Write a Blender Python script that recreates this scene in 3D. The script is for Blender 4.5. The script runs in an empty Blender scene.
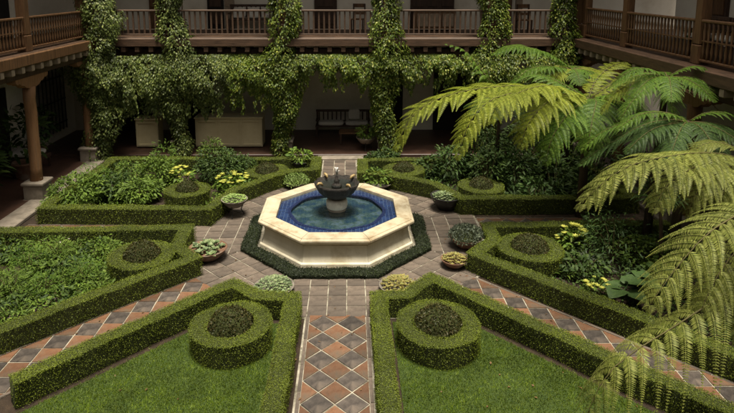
import bpy, math, random
import numpy as np
from mathutils import Vector, Matrix
rng = np.random.default_rng(7); random.seed(7)
C = bpy.context.scene.collection
sc = bpy.context.scene
R_ = math.radians

# ------------------------------------------------------------------ camera
FPX, PITCH, YAW, HCAM, XP, YP, IW, IH = 581.5, 0.1595, 0.0066, 5.8, 352.57, 76.4, 734.0, 413.0
cd = bpy.data.cameras.new('camera'); cam = bpy.data.objects.new('camera', cd); C.objects.link(cam)
cam.location = (0, 0, HCAM); cam.rotation_euler = (math.pi/2 - PITCH, 0, -YAW)
cd.sensor_width = 36; cd.lens = FPX/IW*36; cd.shift_x = (IW/2-XP)/IW; cd.shift_y = -(IH/2-YP)/IW
cd.clip_start = .05; cd.clip_end = 400
sc.camera = cam
# ------------------------------------------------------------------ sky, sun, exposure
SUN_EL, SUN_AZ = 79.0, 165.0          # azimuth the light comes from (0 = +y, clockwise)
w = bpy.data.worlds.new('World'); sc.world = w; w.use_nodes = True
nt = w.node_tree; bg = nt.nodes['Background']
sky = nt.nodes.new('ShaderNodeTexSky'); sky.sky_type = 'NISHITA'; sky.sun_disc = False
sky.sun_elevation = R_(SUN_EL); sky.sun_rotation = R_(SUN_AZ); sky.dust_density = 4.0; sky.air_density = 1.0; sky.ozone_density = 0.6
hs = nt.nodes.new('ShaderNodeHueSaturation'); hs.inputs['Saturation'].default_value = 0.25
mxw = nt.nodes.new('ShaderNodeMix'); mxw.data_type = 'RGBA'; mxw.blend_type = 'MULTIPLY'; mxw.inputs[0].default_value = 1
mxw.inputs[7].default_value = (1, .93, .80, 1)
nt.links.new(sky.outputs[0], hs.inputs['Color']); nt.links.new(hs.outputs[0], mxw.inputs[6]); nt.links.new(mxw.outputs[2], bg.inputs[0])
bg.inputs[1].default_value = 0.07
sl = bpy.data.lights.new('sun', 'SUN'); so = bpy.data.objects.new('sun', sl); C.objects.link(so)
sl.energy = 3.6; sl.angle = R_(20); sl.color = (1, .93, .78)
_d = Vector((math.sin(R_(SUN_AZ))*math.cos(R_(SUN_EL)), math.cos(R_(SUN_AZ))*math.cos(R_(SUN_EL)), math.sin(R_(SUN_EL))))
so.rotation_euler = _d.to_track_quat('Z', 'Y').to_euler(); so.location = (0, 12, 20)
sc.view_settings.view_transform = 'Standard'; sc.view_settings.look = 'None'; sc.view_settings.gamma = 1
sc.view_settings.exposure = 1.08

# ------------------------------------------------------------------ measuring helpers (photo pixel -> point at a known depth)
_F = Vector((math.sin(YAW)*math.cos(PITCH), math.cos(YAW)*math.cos(PITCH), -math.sin(PITCH)))
_Rt = Vector((math.cos(YAW), -math.sin(YAW), 0)); _U = _Rt.cross(_F)
def ray(x, y): return (x-XP)/FPX*_Rt - (y-YP)/FPX*_U + _F
def W(x, y, Y):
    d = ray(x, y); return Vector((0, 0, HCAM)) + d*(Y/d.y)
def G(x, y, z=0.0):
    d = ray(x, y); return Vector((0, 0, HCAM)) + d*((z-HCAM)/d.z)

# ------------------------------------------------------------------ object helpers
def tag(o, label=None, cat=None, group=None, kind=None):
    if label: o['label'] = label
    if cat: o['category'] = cat
    if group: o['group'] = group
    if kind: o['kind'] = kind
    return o
def empty(name, loc, label=None, cat=None, group=None, rz=0):
    o = bpy.data.objects.new(name, None); C.objects.link(o); o.location = loc; o.rotation_euler = (0, 0, rz)
    o.empty_display_size = .2
    return tag(o, label, cat, group)
def link(name, me, parent=None, loc=None):
    o = bpy.data.objects.new(name, me); C.objects.link(o)
    if parent is not None:
        o.parent = parent
    if loc is not None: o.location = loc
    return o
def npmesh(name, V, F, mat, smooth=False):
    """V (n,3) array, F (m,k) array of equal-size polygons or list of such arrays"""
    Fs = F if isinstance(F, list) else [F]
    V = np.ascontiguousarray(V, dtype=np.float32)
    me = bpy.data.meshes.new(name)
    me.vertices.add(len(V)); me.vertices.foreach_set('co', V.ravel())
    idx = np.concatenate([f.ravel() for f in Fs]).astype(np.int32)
    tot = np.concatenate([np.full(len(f), f.shape[1], np.int32) for f in Fs])
    st = np.concatenate([[0], np.cumsum(tot)[:-1]]).astype(np.int32)
    me.loops.add(len(idx)); me.loops.foreach_set('vertex_index', idx)
    me.polygons.add(len(tot)); me.polygons.foreach_set('loop_start', st); me.polygons.foreach_set('loop_total', tot)
    if smooth: me.polygons.foreach_set('use_smooth', np.ones(len(tot), bool))
    me.update(calc_edges=True)
    me.materials.append(mat)
    return me
class MB:
    """collects boxes, tubes, lathes and prisms into one mesh"""
    def __init__(s): s.v = []; s.f = []
    def add(s, vs, fs):
        n = len(s.v); s.v += [tuple(v) for v in vs]; s.f += [tuple(i+n for i in f) for f in fs]; return s
    def box(s, x0, x1, y0, y1, z0, z1, bev=0.0, M=None):
        b = min(bev, (x1-x0)*.45, (y1-y0)*.45, (z1-z0)*.45)
        if b <= 0:
            vs = [(x, y, z) for z in (z0, z1) for y in (y0, y1) for x in (x0, x1)]
            fs = [(0,2,3,1),(4,5,7,6),(0,1,5,4),(2,6,7,3),(0,4,6,2),(1,3,7,5)]
        else:
            def rect(i, z): return [(x0+i, y0+i, z), (x1-i, y0+i, z), (x1-i, y1-i, z), (x0+i, y1-i, z)]
            vs = rect(b, z0) + rect(0, z0+b) + rect(0, z1-b) + rect(b, z1)
            fs = [(3,2,1,0),(12,13,14,15)]
            for k in range(3):
                for i in range(4): j = (i+1) % 4; fs.append((k*4+i, k*4+j, k*4+4+j, k*4+4+i))
        if M is not None: vs = [M @ Vector(v) for v in vs]
        return s.add(vs, fs)
    def lathe(s, prof, n=16, c=(0, 0), ang0=0.0, cap=True, scale=(1, 1)):
        vs = []; fs = []
        for r, z in prof:
            for i in range(n):
                a = ang0 + 2*math.pi*i/n; vs.append((c[0]+r*math.cos(a)*scale[0], c[1]+r*math.sin(a)*scale[1], z))
        for k in range(len(prof)-1):
            for i in range(n):
                j = (i+1) % n; fs.append((k*n+i, k*n+j, k*n+n+j, k*n+n+i))
        if cap:
            fs.append(tuple(range(n-1, -1, -1))); m = (len(prof)-1)*n; fs.append(tuple(range(m, m+n)))
        return s.add(vs, fs)
    def tube(s, pts, rad, n=6):
        pts = [Vector(p) for p in pts]; vs = []; fs = []
        rad = rad if hasattr(rad, '__len__') else [rad]*len(pts)
        for k, p in enumerate(pts):
            t = (pts[min(k+1, len(pts)-1)] - pts[max(k-1, 0)]).normalized()
            a = t.orthogonal().normalized() if k == 0 else (a - t*a.dot(t)).normalized()
            b = t.cross(a)
            for i in range(n):
                q = 2*math.pi*i/n; vs.append(p + (a*math.cos(q)+b*math.sin(q))*rad[k])
        for k in range(len(pts)-1):
            for i in range(n):
                j = (i+1) % n; fs.append((k*n+i, k*n+j, k*n+n+j, k*n+n+i))
        fs.append(tuple(range(n-1, -1, -1))); m = (len(pts)-1)*n; fs.append(tuple(range(m, m+n)))
        return s.add(vs, fs)
    def prism(s, poly, z0, z1, ins=0.0):
        n = len(poly); cx = sum(p[0] for p in poly)/n; cy = sum(p[1] for p in poly)/n
        def sh(p):
            d = math.hypot(p[0]-cx, p[1]-cy) or 1; k = max(0, 1-ins/d); return (cx+(p[0]-cx)*k, cy+(p[1]-cy)*k)
        vs = [(p[0], p[1], z0) for p in poly] + [(*sh(p), z1) for p in poly]
        fs = [tuple(range(n-1, -1, -1)), tuple(range(n, 2*n))] + [(i, (i+1) % n, n+(i+1) % n, n+i) for i in range(n)]
        return s.add(vs, fs)
    def mesh(s, name, mat, smooth=False):
        me = bpy.data.meshes.new(name); me.from_pydata(s.v, [], s.f); me.update()
        if smooth: me.polygons.foreach_set('use_smooth', np.ones(len(me.polygons), bool))
        me.materials.append(mat); return me
    def build(s, name, mat, parent=None, smooth=False, loc=None):
        return link(name, s.mesh(name, mat, smooth), parent, loc)

# ------------------------------------------------------------------ materials
def mat_new(name):
    m = bpy.data.materials.new(name); m.use_nodes = True; n = m.node_tree
    return m, n, n.nodes['Principled BSDF']
def ramp(n, cols, pos=None):
    r = n.nodes.new('ShaderNodeValToRGB'); e = r.color_ramp.elements
    pos = pos or [i/(len(cols)-1) for i in range(len(cols))]
    while len(e) < len(cols): e.new(.5)
    for k, (c, q) in enumerate(zip(cols, pos)): e[k].position = q; e[k].color = (*c, 1)
    return r
def coords(n, kind='Object', scale=(1, 1, 1)):
    t = n.nodes.new('ShaderNodeTexCoord'); m = n.nodes.new('ShaderNodeMapping'); m.inputs['Scale'].default_value = scale
    n.links.new(t.outputs[kind], m.inputs[0]); return m.outputs[0]
def noise(n, vec, scale, detail=4, rough=.6):
    t = n.nodes.new('ShaderNodeTexNoise'); t.inputs['Scale'].default_value = scale; t.inputs['Detail'].default_value = detail
    t.inputs['Roughness'].default_value = rough
    if vec is not None: n.links.new(vec, t.inputs['Vector'])
    return t.outputs['Fac']
def mixc(n, fac, a, b, mode='MIX'):
    m = n.nodes.new('ShaderNodeMix'); m.data_type = 'RGBA'; m.blend_type = mode
    for inp, v in ((m.inputs[0], fac), (m.inputs[6], a), (m.inputs[7], b)):
        if hasattr(v, 'links') or hasattr(v, 'is_linked'): n.links.new(v, inp)
        elif isinstance(v, tuple): inp.default_value = (*v, 1)
        else: inp.default_value = v
    return m.outputs[2]
def bump(n, p, h, strength=.4, dist=.02):
    b = n.nodes.new('ShaderNodeBump'); b.inputs['Strength'].default_value = strength; b.inputs['Distance'].default_value = dist
    n.links.new(h, b.inputs['Height']); n.links.new(b.outputs[0], p.inputs['Normal'])
def leaf_mat(name, cols, transl=.28, rough=.55, pos=None, blotch=.35, bscale=1.3):
    m, n, p = mat_new(name)
    g = n.nodes.new('ShaderNodeNewGeometry'); r = ramp(n, cols, pos); n.links.new(g.outputs['Random Per Island'], r.inputs[0])
    ns = noise(n, coords(n), bscale, 3); rr = ramp(n, [(1-blotch,)*3, (1+blotch*.6, 1+blotch*.55, 1.0)], [.35, .68]); n.links.new(ns, rr.inputs[0])
    col = mixc(n, 1.0, r.outputs[0], rr.outputs[0], 'MULTIPLY')
    n.links.new(col, p.inputs['Base Color']); p.inputs['Roughness'].default_value = rough; p.inputs['Specular IOR Level'].default_value = .22
    t = n.nodes.new('ShaderNodeBsdfTranslucent'); n.links.new(col, t.inputs[0])
    mx = n.nodes.new('ShaderNodeMixShader'); mx.inputs[0].default_value = transl
    n.links.new(p.outputs[0], mx.inputs[1]); n.links.new(t.outputs[0], mx.inputs[2]); n.links.new(mx.outputs[0], n.nodes['Material Output'].inputs[0])
    return m
def rough_mat(name, c1, c2, scale=6, rough=.8, bs=.4, bd=.01, stretch=(1, 1, 1), c3=None, stain=None, pos=None, spec=.3, rnd=0.0):
    m, n, p = mat_new(name); v = coords(n, 'Object', stretch)
    ns = noise(n, v, scale, 8, .65); r = ramp(n, [c1, c2] + ([c3] if c3 else []), pos or ([.3, .7] if not c3 else [.25, .5, .75])); n.links.new(ns, r.inputs[0])
    col = r.outputs[0]
    if stain:
        s2 = noise(n, coords(n, 'Object', (1, 1, 1)), stain[1], 5, .7); rr = ramp(n, [(0, 0, 0), (1, 1, 1)], [stain[2], stain[3]]); n.links.new(s2, rr.inputs[0])
        col = mixc(n, rr.outputs[0], col, stain[0])
    if rnd:
        oi = n.nodes.new('ShaderNodeObjectInfo'); rr = ramp(n, [(1-rnd,)*3, (1+rnd, 1+rnd*.9, 1+rnd*.8)]); n.links.new(oi.outputs['Random'], rr.inputs[0])
        col = mixc(n, 1.0, col, rr.outputs[0], 'MULTIPLY')
    n.links.new(col, p.inputs['Base Color']); p.inputs['Roughness'].default_value = rough; p.inputs['Specular IOR Level'].default_value = spec
    bump(n, p, noise(n, v, scale*4, 6, .7), bs, bd)
    return m
M = {}
M['hedge'] = leaf_mat('hedge_leaf', [(.078, .106, .012), (.104, .134, .015), (.132, .160, .019)], .12, blotch=.32)
M['hedge_core'] = rough_mat('hedge_core', (.024, .030, .007), (.050, .062, .012), 40, .9, .8, .03)  # darker than the leaves: shade between hedge leaves put into the colour
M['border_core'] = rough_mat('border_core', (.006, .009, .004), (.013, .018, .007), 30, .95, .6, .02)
M['dark_hedge'] = leaf_mat('mondo_leaf', [(.010, .017, .006), (.020, .030, .010), (.034, .046, .016)], .1)
M['dome'] = leaf_mat('barberry_leaf', [(.026, .032, .009), (.046, .048, .013), (.060, .046, .016)], .1)
M['grass'] = leaf_mat('grass_blade', [(.050, .088, .008), (.090, .145, .012), (.165, .220, .028)], .25, blotch=.42, bscale=2.4)
M['vine'] = leaf_mat('vine_leaf', [(.040, .070, .010), (.088, .132, .018), (.155, .20, .030), (.30, .31, .07)], .28, pos=[0, .45, .85, 1], rough=.45)
M['vine_grey'] = leaf_mat('vine_grey_leaf', [(.046, .070, .018), (.098, .132, .034), (.155, .195, .052), (.27, .29, .10)], .25, pos=[0, .45, .85, 1], rough=.45)
M['fern_y'] = leaf_mat('fern_yellow', [(.15, .19, .022), (.22, .26, .028), (.29, .32, .05)], .35, blotch=.2)
M['fern_p'] = leaf_mat('fern_pale', [(.12, .145, .030), (.19, .215, .045), (.27, .285, .08)], .3, blotch=.25)
M['fern_g'] = leaf_mat('fern_green', [(.050, .11, .015), (.085, .16, .020), (.14, .22, .030)], .32, blotch=.25)
M['fern_d'] = leaf_mat('fern_dark', [(.030, .065, .018), (.05, .095, .025), (.075, .125, .03)], .25)
M['fern_dead'] = leaf_mat('fern_dead', [(.10, .055, .025), (.17, .10, .05)], .1)
M['rachis'] = rough_mat('rachis', (.055, .05, .014), (.10, .085, .025), 12, .7, .2)
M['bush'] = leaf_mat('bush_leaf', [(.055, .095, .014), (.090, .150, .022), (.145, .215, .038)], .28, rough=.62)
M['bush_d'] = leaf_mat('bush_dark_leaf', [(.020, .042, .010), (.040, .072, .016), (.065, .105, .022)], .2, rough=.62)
M['hosta'] = rough_mat('hosta_leaf', (.030, .060, .016), (.055, .095, .024), 14, .55, .5, .01)
M['bush_l'] = leaf_mat('bush_light_leaf', [(.07, .13, .02), (.12, .20, .03), (.20, .28, .05)], .3)
M['silver'] = leaf_mat('silver_leaf', [(.07, .09, .07), (.12, .15, .11), (.20, .23, .17)], .2)
M['succ'] = leaf_mat('succulent', [(.10, .15, .07), (.18, .24, .12), (.28, .33, .18)], .12, rough=.5)
M['succ_l'] = leaf_mat('succulent_lime', [(.14, .22, .06), (.22, .32, .09), (.32, .42, .15)], .15, rough=.5)
M['succ_y'] = leaf_mat('succulent_yellow', [(.20, .17, .06), (.32, .27, .09), (.22, .24, .07)], .12, rough=.5)
M['yellow'] = leaf_mat('yellow_bloom', [(.42, .42, .07), (.55, .54, .12), (.36, .42, .08)], .3, blotch=.15)
M['purple'] = leaf_mat('purple_leaf', [(.03, .012, .03), (.06, .02, .05), (.05, .05, .03)], .2)
M['red'] = leaf_mat('red_bloom', [(.22, .03, .02), (.30, .05, .05)], .2)
M['white'] = leaf_mat('white_bloom', [(.55, .50, .45), (.65, .62, .58)], .2)
M['stem'] = rough_mat('stem', (.06, .05, .02), (.10, .08, .03), 10, .8)
M['bark'] = rough_mat('bark', (.035, .024, .014), (.10, .07, .04), 9, .9, .9, .03, (1, 1, .2))
M['soil'] = rough_mat('soil', (.018, .012, .008), (.05, .033, .02), 5, .95, .9, .04)
M['lawn'] = rough_mat('lawn_ground', (.025, .045, .008), (.05, .075, .012), 9, .95, .8, .03)
M['grout'] = rough_mat('grout', (.20, .18, .14), (.38, .35, .28), 7, .9, .4, .01, stain=((.085, .075, .05), 2.6, .46, .64))
M['tile'] = rough_mat('grey_terracotta', (.058, .046, .038), (.150, .120, .095), 6, .55, .3, .006, stain=((.060, .050, .042), 1.6, .50, .72), rnd=.28, spec=.4)
M['slate'] = rough_mat('slate_tile', (.026, .022, .020), (.085, .072, .063), 7, .40, .3, .006, stain=((.125, .10, .08), 2.5, .52, .75), rnd=.3, spec=.45)
M['terra'] = rough_mat('orange_terracotta', (.080, .040, .023), (.175, .088, .048), 7.0, .42, .3, .006, stain=((.085, .066, .048), 2.2, .42, .66), rnd=.32, spec=.4)
M['kerb'] = rough_mat('kerb_stone', (.17, .14, .11), (.27, .23, .185), 4, .85, .5, .01, stain=((.09, .08, .06), 1.5, .5, .7))
M['floor'] = rough_mat('gallery_tile', (.042, .023, .016), (.085, .044, .030), 3, .45, .3, .006, spec=.4)
M['stone'] = rough_mat('cream_stone', (.33, .28, .19), (.47, .41, .30), 4, .7, .4, .008, stain=((.22, .155, .08), 2.4, .48, .70))
M['stone2'] = rough_mat('cream_stone_base', (.60, .54, .40), (.74, .68, .54), 3, .75, .3, .006, (1, 1, .3), stain=((.42, .34, .21), 2.0, .52, .76))
M['bowl'] = rough_mat('dark_stone', (.007, .0055, .0045), (.030, .023, .017), 10, .35, 1.0, .03, spec=.45)
M['drum'] = rough_mat('pale_stone', (.46, .42, .35), (.68, .64, .56), 6, .7, .5, .02, stain=((.2, .18, .14), 4, .6, .75))
M['bronze'] = rough_mat('brass_fish', (.22, .15, .06), (.38, .28, .13), 8, .4, .4)
M['wood'] = rough_mat('warm_wood', (.060, .030, .013), (.175, .090, .040), 5, .6, .5, .01, (3, 3, .35), spec=.35)
M['wood_log'] = rough_mat('column_wood', (.10, .048, .020), (.24, .125, .058), 5, .7, .7, .02, (3, 3, .3), c3=(.16, .10, .06))
M['wood_h'] = rough_mat('deck_wood', (.038, .022, .013), (.110, .062, .037), 4, .6, .5, .01, (.5, .5, 4), spec=.35)
M['wood_d'] = rough_mat('dark_wood', (.030, .017, .011), (.070, .038, .024), 5, .6, .5, .01, (3, 3, .4))
M['wood_p'] = rough_mat('pale_wood_end', (.20, .15, .10), (.34, .27, .20), 6, .8, .4)
M['plaster'] = rough_mat('plaster', (.68, .62, .52), (.80, .75, .65), 1.2, .9, .2, .006, stain=((.55, .48, .38), .7, .5, .75))
M['cab'] = rough_mat('cream_paint', (.50, .42, .25), (.60, .52, .33), 2.5, .6, .2, .004)
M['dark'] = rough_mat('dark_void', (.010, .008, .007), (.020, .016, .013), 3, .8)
M['cushion'] = rough_mat('cushion_cloth', (.42, .39, .34), (.55, .51, .45), 20, .9, .3)
M['cushion_d'] = rough_mat('cushion_dark', (.05, .045, .04), (.09, .08, .07), 20, .9, .3)
M['pot'] = rough_mat('clay_pot', (.10, .050, .030), (.20, .11, .07), 6, .8, .5, .01, stain=((.16, .14, .11), 3, .5, .7))
M['pot_g'] = rough_mat('grey_pot', (.10, .085, .07), (.20, .175, .145), 6, .8, .5, .01)
M['iron'] = rough_mat('iron', (.012, .011, .010), (.03, .028, .025), 10, .5)
M['edge_tile'] = rough_mat('navy_tile', (.010, .014, .05), (.03, .035, .10), 14, .3)
M['bars'] = rough_mat('pale_bars', (.26, .24, .20), (.38, .35, .30), 6, .7)
M['roof'] = rough_mat('roof_tile', (.16, .075, .045), (.28, .14, .085), 5, .85, .5)

def pool_mat(name, circle):
    m, n, p = mat_new(name); v = coords(n)
    b = n.nodes.new('ShaderNodeTexBrick'); b.offset = 0; b.inputs['Scale'].default_value = 1
    b.inputs['Brick Width'].default_value = .085; b.inputs['Row Height'].default_value = .085; b.inputs['Mortar Size'].default_value = .004
    b.inputs['Color1'].default_value = (.012, .019, .070, 1); b.inputs['Color2'].default_value = (.026, .042, .125, 1); b.inputs['Mortar'].default_value = (.10, .12, .19, 1)
    b.inputs['Bias'].default_value = -.1
    n.links.new(v, b.inputs['Vector'])
    ns = noise(n, v, 3.4, 6, .7); r = ramp(n, [(.010, .016, .035), (.018, .040, .060), (.050, .070, .050), (.09, .115, .14), (.020, .032, .09)], [.30, .42, .52, .60, .70]); n.links.new(ns, r.inputs[0])
    col = b.outputs[0] if not circle else mixc(n, .82, b.outputs[0], r.outputs[0])
    n.links.new(col, p.inputs['Base Color']); p.inputs['Roughness'].default_value = .25
    return m
M['pool_tile'] = pool_mat('blue_tile', False); M['pool_floor'] = pool_mat('mottled_blue_tile', True)
def water_mat():
    m, n, p = mat_new('water'); n.nodes.remove(p)
    t = n.nodes.new('ShaderNodeBsdfTransparent'); t.inputs[0].default_value = (.80, .90, .90, 1)
    g = n.nodes.new('ShaderNodeBsdfGlossy'); g.inputs['Roughness'].default_value = .03
    f = n.nodes.new('ShaderNodeFresnel'); f.inputs[0].default_value = 1.33
    b = n.nodes.new('ShaderNodeBump'); b.inputs['Strength'].default_value = .6; b.inputs['Distance'].default_value = .03
    n.links.new(noise(n, coords(n), 9, 3), b.inputs['Height'])
    n.links.new(b.outputs[0], g.inputs['Normal']); n.links.new(b.outputs[0], f.inputs['Normal'])
    mx = n.nodes.new('ShaderNodeMixShader'); n.links.new(f.outputs[0], mx.inputs[0]); n.links.new(t.outputs[0], mx.inputs[1]); n.links.new(g.outputs[0], mx.inputs[2])
    n.links.new(mx.outputs[0], n.nodes['Material Output'].inputs[0]); return m
M['water'] = water_mat()

# ------------------------------------------------------------------ foliage helpers
def unit(a): return a/np.maximum(np.linalg.norm(a, axis=-1, keepdims=True), 1e-9)
def snoise(P, f=3.0, seed=0):
    r = np.random.default_rng(seed); o = np.zeros(len(P))
    for k in range(6):
        d = r.normal(size=3); d /= np.linalg.norm(d); ff = f*(1+.7*k); o += np.sin(P@d*ff+r.uniform(0, 6.28))/(1+.5*k)
    return o/3.2
def sample_tris(V, T, n):
    A = V[T[:, 0]]; B = V[T[:, 1]]-A; Cc = V[T[:, 2]]-A
    cr = np.cross(B, Cc); ar = np.linalg.norm(cr, axis=1); N = unit(cr)
    i = rng.choice(len(T), n, p=ar/ar.sum()); u = rng.random((n, 2)); fl = u.sum(1) > 1; u[fl] = 1-u[fl]
    return A[i]+B[i]*u[:, :1]+Cc[i]*u[:, 1:], N[i], ar.sum()/2
def leaf_quads(P, D, N, L, Wd, fold=.15):
    n = len(P); D = unit(D); S = unit(np.cross(D, N)); N2 = np.cross(S, D)
    L = np.broadcast_to(np.asarray(L, float), (n,))[:, None]; Wd = np.broadcast_to(np.asarray(Wd, float), (n,))[:, None]
    V = np.stack([P, P+D*L*.45+S*Wd*.5+N2*L*fold, P+D*L, P+D*L*.45-S*Wd*.5+N2*L*fold], 1).reshape(-1, 3)
    return V, np.arange(n*4).reshape(n, 4)
def big_leaves(P, D, N, L, Wd, droop=.25, cup=.12):
    n = len(P); D = unit(D); S = unit(np.cross(D, N)); N2 = np.cross(S, D); Z = np.array([0, 0, -1.0])
    L = np.broadcast_to(np.asarray(L, float), (n,))[:, None]; Wd = np.broadcast_to(np.asarray(Wd, float), (n,))[:, None]
    def st(t, s): return P+D*L*t+S*Wd*s+Z*L*droop*t*t+N2*abs(s)*Wd*cup*2
    V = np.stack([st(0, 0), st(.35, 0), st(.7, 0), st(1, 0), st(.3, .5), st(.68, .38), st(.3, -.5), st(.68, -.38)], 1).reshape(-1, 3)
    o = np.arange(n)[:, None]*8
    q = np.concatenate([o+np.array([[1, 4, 5, 2]]), o+np.array([[1, 2, 7, 6]])]); t = np.concatenate([o+np.array([[0, 4, 1]]), o+np.array([[0, 1, 6]]), o+np.array([[2, 5, 3]]), o+np.array([[2, 3, 7]])])
    return V, [q, t]
def rand_dirs(n): return unit(rng.normal(size=(n, 3)))
def merge(parts):
    Vs = []; Fs = {}; o = 0
    for V, F in parts:
        for f in (F if isinstance(F, list) else [F]):
            Fs.setdefault(f.shape[1], []).append(f+o)
        Vs.append(V); o += len(V)
    return np.concatenate(Vs), [np.concatenate(x) for x in Fs.values()]
def shell_leaves(V, T, dens, L, Wd, spread=.62, out=.012, up=0.0, side=0.0):
    _, _, area = sample_tris(V, T, 1); n = int(area*dens)
    P, N, _ = sample_tris(V, T, n)
    P = P + N*(rng.random((n, 1))*out*1.6 - out*.4)
    if side:      # clipped top stays tight, the sides are thinner and deeper
        vert = np.abs(N[:, 2]) < .6; keep = ~vert | (rng.random(n) < .72); P, N, vert = P[keep], N[keep], vert[keep]; n = len(P)
        P = P - N*(vert*rng.random(n)*side*1.3)[:, None]
    D = unit(rand_dirs(n) + N*.35 + np.array([0, 0, up])); Nn = unit(N + rand_dirs(n)*spread)
    s = rng.uniform(.7, 1.3, n)
    return leaf_quads(P, D, Nn, L*s, Wd*s)

# ------------------------------------------------------------------ hedges
def arr(*a): return np.array(a, float)
def sweep(poly, closed, wd, h, step=.11, seed=0, amp=.026, z0=0.0):
    pts = [np.array(p, float) for p in poly]; n = len(pts); path = []
    def nrm(a, b): d = b-a; d = d/np.linalg.norm(d); return np.array([-d[1], d[0]])
    mit = []
    for i in range(n):
        a = pts[i-1] if (i > 0 or closed) else None; b = pts[(i+1) % n] if (i < n-1 or closed) else None
        n1 = nrm(a, pts[i]) if a is not None else nrm(pts[i], b); n2 = nrm(pts[i], b) if b is not None else n1
        m = n1+n2; m = m/np.linalg.norm(m); mit.append(m/max(.35, m@n1))
    for i in range(n if closed else n-1):
        j = (i+1) % n; L = np.linalg.norm(pts[j]-pts[i]); k = max(1, int(L/step))
        for q in range(k): t = q/k; path.append((pts[i]*(1-t)+pts[j]*t, mit[i]*(1-t)+mit[j]*t))
    if not closed: path.append((pts[-1], mit[-1]))
    prof = [(-.94, 0), (-.98, .25), (-1.0, .6), (-1.0, .9), (-.95, .99), (-.4, 1), (0, 1.0), (.4, 1), (.95, .99), (1.0, .9), (1.0, .6), (.98, .25), (.94, 0)]
    k = len(prof); V = np.array([[p[0]+m[0]*s*wd/2, p[1]+m[1]*s*wd/2, z0+z*h] for p, m in path for s, z in prof]); m = len(path); T = []
    for i in range(m if closed else m-1):
        j = (i+1) % m
        for q in range(k-1):
            a, b, c_, d = i*k+q, i*k+q+1, j*k+q+1, j*k+q; T += [(a, c_, b), (a, d, c_)]
    if not closed:
        for q in range(1, k-1): T.append((0, q, q+1)); o = (m-1)*k; T.append((o, o+q+1, o+q))
    T = np.array(T)
    V = V + np.stack([snoise(V, 5, seed+1), snoise(V, 5, seed+2), snoise(V, 4, seed+3)*.9*(V[:, 2] > z0+h*.5)], 1)*amp
    return V, T
def hedge(name, poly, closed, wd, h, label, group, dens=2300, L=.034, Wl=.021, leafm='hedge', seed=0, tight=True, z0=.01):
    V, T = sweep(poly, closed, wd-.02, h-.012, seed=seed, z0=z0)
    root = empty(name, (poly[0][0], poly[0][1], 0) if not closed else (sum(p[0] for p in poly)/len(poly), sum(p[1] for p in poly)/len(poly), 0), label, 'hedge', group)
    off = np.array(root.location)
    deep = min(.05, h*.12); V0, T0 = sweep(poly, closed, wd-.02-2*deep, h-.014, seed=seed, z0=z0)
    link('dark_core', npmesh('dark_core', V0-off, T0, M['hedge_core' if tight else 'border_core'], True), root)  # dark core seen through leaf gaps, its colour stands in for inner shade
    nz = unit(np.cross(V[T[:, 1]]-V[T[:, 0]], V[T[:, 2]]-V[T[:, 0]]))[:, 2]; top = np.abs(nz) > .5
    V[:, 2] += snoise(V, 22, seed+9)*.006*(V[:, 2] > z0+h*.8)
    parts = []
    n = int(sample_tris(V, T[top], 1)[2]*dens*(4.2 if tight else 1.2)); P, N, _ = sample_tris(V, T[top], n); N = N*np.sign(N[:, 2:3]); k = .52 if tight else 1
    sz = rng.uniform(.7, 1.25, n); parts.append(leaf_quads(P+N*rng.uniform(-.010, .008, (n, 1)), unit(rand_dirs(n)+N*.15), unit(N+rand_dirs(n)*(.42 if tight else .8)), L*k*sz, Wl*k*1.15*sz, .05))
    n = int(sample_tris(V, T[~top], 1)[2]*dens*1.9); P, N, _ = sample_tris(V, T[~top], n); P = P-N*(rng.random(n)*deep*1.5)[:, None]; sz = rng.uniform(.6, 1.15, n)
    parts.append(leaf_quads(P, unit(rand_dirs(n)+N*.25-arr(0, 0, .1)), unit(N+rand_dirs(n)*.55), L*.58*sz, Wl*.66*sz))
    LV, LF = merge(parts)
    link('foliage', npmesh('hedge_foliage', LV-off, LF, M[leafm]), root)
    return root
def circle(cx, cy, r, n=36, ry=None): return [(cx+r*math.cos(2*math.pi*i/n), cy+(ry or r)*math.sin(2*math.pi*i/n)) for i in range(n)]
def dome_mesh(cx, cy, r, h, z0, n=20, k=7, seed=0, amp=.03):
    V = [(cx+r*math.cos(2*math.pi*i/n)*math.cos(q/k*math.pi/2), cy+r*math.sin(2*math.pi*i/n)*math.cos(q/k*math.pi/2), z0+h*math.sin(q/k*math.pi/2)) for q in range(k) for i in range(n)]+[(cx, cy, z0+h)]
    T = []
    for q in range(k-1):
        for i in range(n): j = (i+1) % n; a, b, c_, d = q*n+i, q*n+j, q*n+n+j, q*n+n+i; T += [(a, b, c_), (a, c_, d)]
    for i in range(n): T.append(((k-1)*n+i, (k-1)*n+(i+1) % n, k*n))
    V = np.array(V); V = V + np.stack([snoise(V, 7, seed+1), snoise(V, 7, seed+2), snoise(V, 7, seed+3)], 1)*amp
    return V, np.array(T)

CX, CY = -.28, 12.8
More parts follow.
